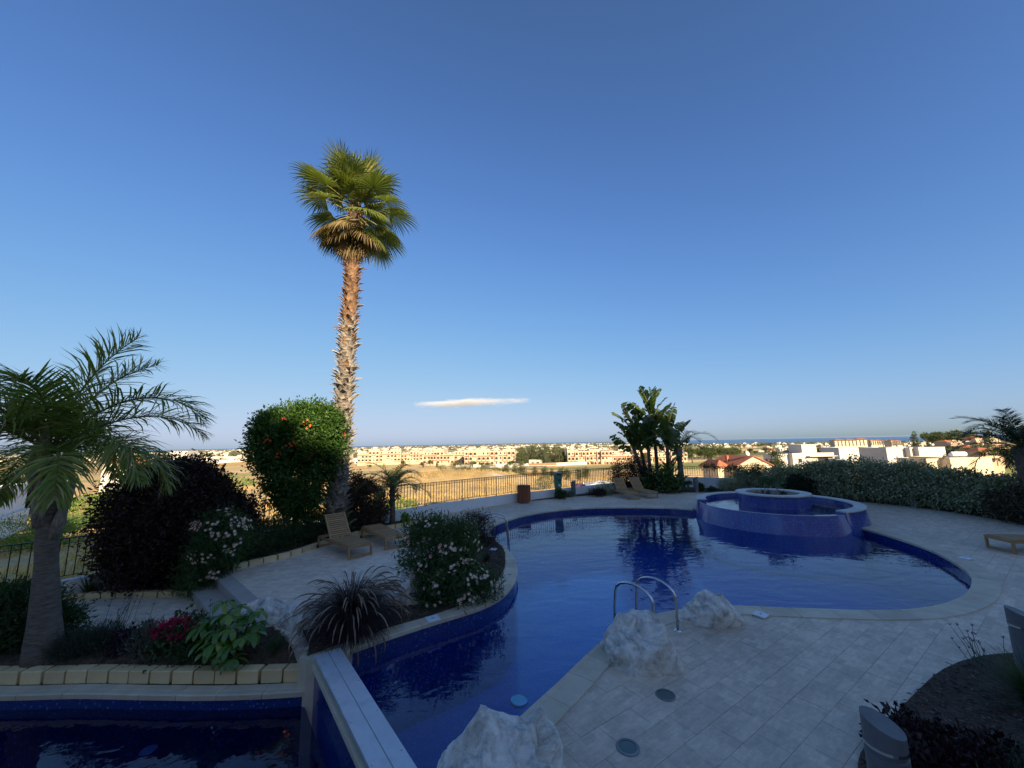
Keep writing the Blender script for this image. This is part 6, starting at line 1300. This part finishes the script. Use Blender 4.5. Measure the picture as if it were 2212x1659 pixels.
# parked car roof and white canopy beyond the railing
p = X(1264, 1050, 42); z = th1(p.x, 42); o = thing('red_car', 'red car seen through the railing beyond the sunbeds', 'car', (p.x, 42, z)); z = ztop(p, 1045) - 1.4
red = M_plain('red_paint', (.30, .02, .02), .3)
def car_body(x, y, z):
    q = MB(); prof = [(-2.1, .35), (-2.1, .8), (-1.3, .95), (-.8, 1.38), (.7, 1.42), (1.4, .98), (2.1, .85), (2.15, .35)]; n = len(prof); q.add([(x + a, y - .8, z + b_) for a, b_ in prof] + [(x + a, y + .8, z + b_) for a, b_ in prof], [tuple(range(n)), tuple(range(n, 2*n))[::-1]] + [(i, n + i, n + (i + 1) % n, (i + 1) % n) for i in range(n)]); return q
car_body(p.x, 42, z).build('body', red, o); MB().box((p.x, 41.19, z + 1.12), (1.7, .03, .34)).build('window', glassd, o)
for dx in (-1.35, 1.35):
    for dy in (-.72, .72): MB().tube([(p.x + dx, 42 + dy - .1, z + .33), (p.x + dx, 42 + dy + .1, z + .33)], .33, 14).build('wheel', dark_plastic, o)
MB().box((p.x, 42, z - 1.2), (9, 6, 2.4)).build('parking_bay', concrete, o)
o = thing('white_canopy', 'white fabric canopy beyond the railing left of the purple bush', 'canopy', X(1299, 1056, 40)); P = o.location.copy()
q = MB(); q.add([(P.x - 1.6, P.y - 1, P.z + .4), (P.x + 1.3, P.y - 1, P.z + .6), (P.x + 1.3, P.y + 1.4, P.z + .6), (P.x - 1.6, P.y + 1.4, P.z + .4), (P.x - .1, P.y + .2, P.z + .85)], [(0, 1, 4), (1, 2, 4), (2, 3, 4), (3, 0, 4)]); q.build('fabric', tankm, o)
for a, b_ in ((-1.55, -.95), (1.25, -.95), (1.25, 1.35), (-1.55, 1.35)): MB().tube([(P.x + a, P.y + b_, P.z - 4), (P.x + a, P.y + b_, P.z + .5)], .05, 6).build('pole', tankm, o)

# ---------------------------------------------------------------- cloud and haze
def vol(name, dens, col, node=None):
    m, N, L, b = nt(name); N.remove(b); v = N.new('ShaderNodeVolumePrincipled'); v.inputs['Color'].default_value = (*col, 1); v.inputs['Density'].default_value = dens; v.inputs['Anisotropy'].default_value = .2
    L.new(v.outputs[0], N['Material Output'].inputs['Volume']); return m, N, L, v
m, N, L, v = vol('cloud_vapour', .0, (1, 1, 1)); v.inputs['Anisotropy'].default_value = 0; co = tc(N, 'Object'); sp = N.new('ShaderNodeSeparateXYZ'); L.new(co, sp.inputs[0])
cp = X(1003, 870, 8000); cw, chh = 1800, 140
ln_ = N.new('ShaderNodeVectorMath'); ln_.operation = 'LENGTH'; mpn = N.new('ShaderNodeMapping'); mpn.inputs['Scale'].default_value = (1/cw, 1/420, 1/chh); L.new(co, mpn.inputs[0]); L.new(mpn.outputs[0], ln_.inputs[0])
nz_ = noi(N, L, co, .0035, 6, .6, 0, (.35, 1, 1.4)); mth = N.new('ShaderNodeMath'); mth.operation = 'SUBTRACT'; L.new(nz_, mth.inputs[0]); mr = N.new('ShaderNodeMapRange'); L.new(ln_.outputs['Value'], mr.inputs[0]); mr.inputs[3].default_value = .16; mr.inputs[4].default_value = .74; L.new(mr.outputs[0], mth.inputs[1])
mx_ = N.new('ShaderNodeMath'); mx_.operation = 'MULTIPLY'; mx_.use_clamp = False; L.new(mth.outputs[0], mx_.inputs[0]); mx_.inputs[1].default_value = .03; cl_ = N.new('ShaderNodeMath'); cl_.operation = 'MAXIMUM'; L.new(mx_.outputs[0], cl_.inputs[0]); cl_.inputs[1].default_value = 0; L.new(cl_.outputs[0], v.inputs['Density'])
q = MB(); q.lathe([(1, -.3), (1.0, 0), (.9, .5), (.5, .9), (.01, 1)], (0, 0, 0), 24); q.add([], []); q = MB(); q.box((0, 0, 0), (2*cw, 840, 2*chh)); co_ = q.build('cloud', m); co_.location = cp; tag(co_, 'single thin white cloud low over the plain', 'cloud')
m, N, L, v = vol('haze_air', 0.8e-5, (.55, .72, 1.0)); q = MB(); q.box((0, 0, -25.5), (122000, 122000, 85)); hz = q.build('haze', m); hz['kind'] = 'stuff'
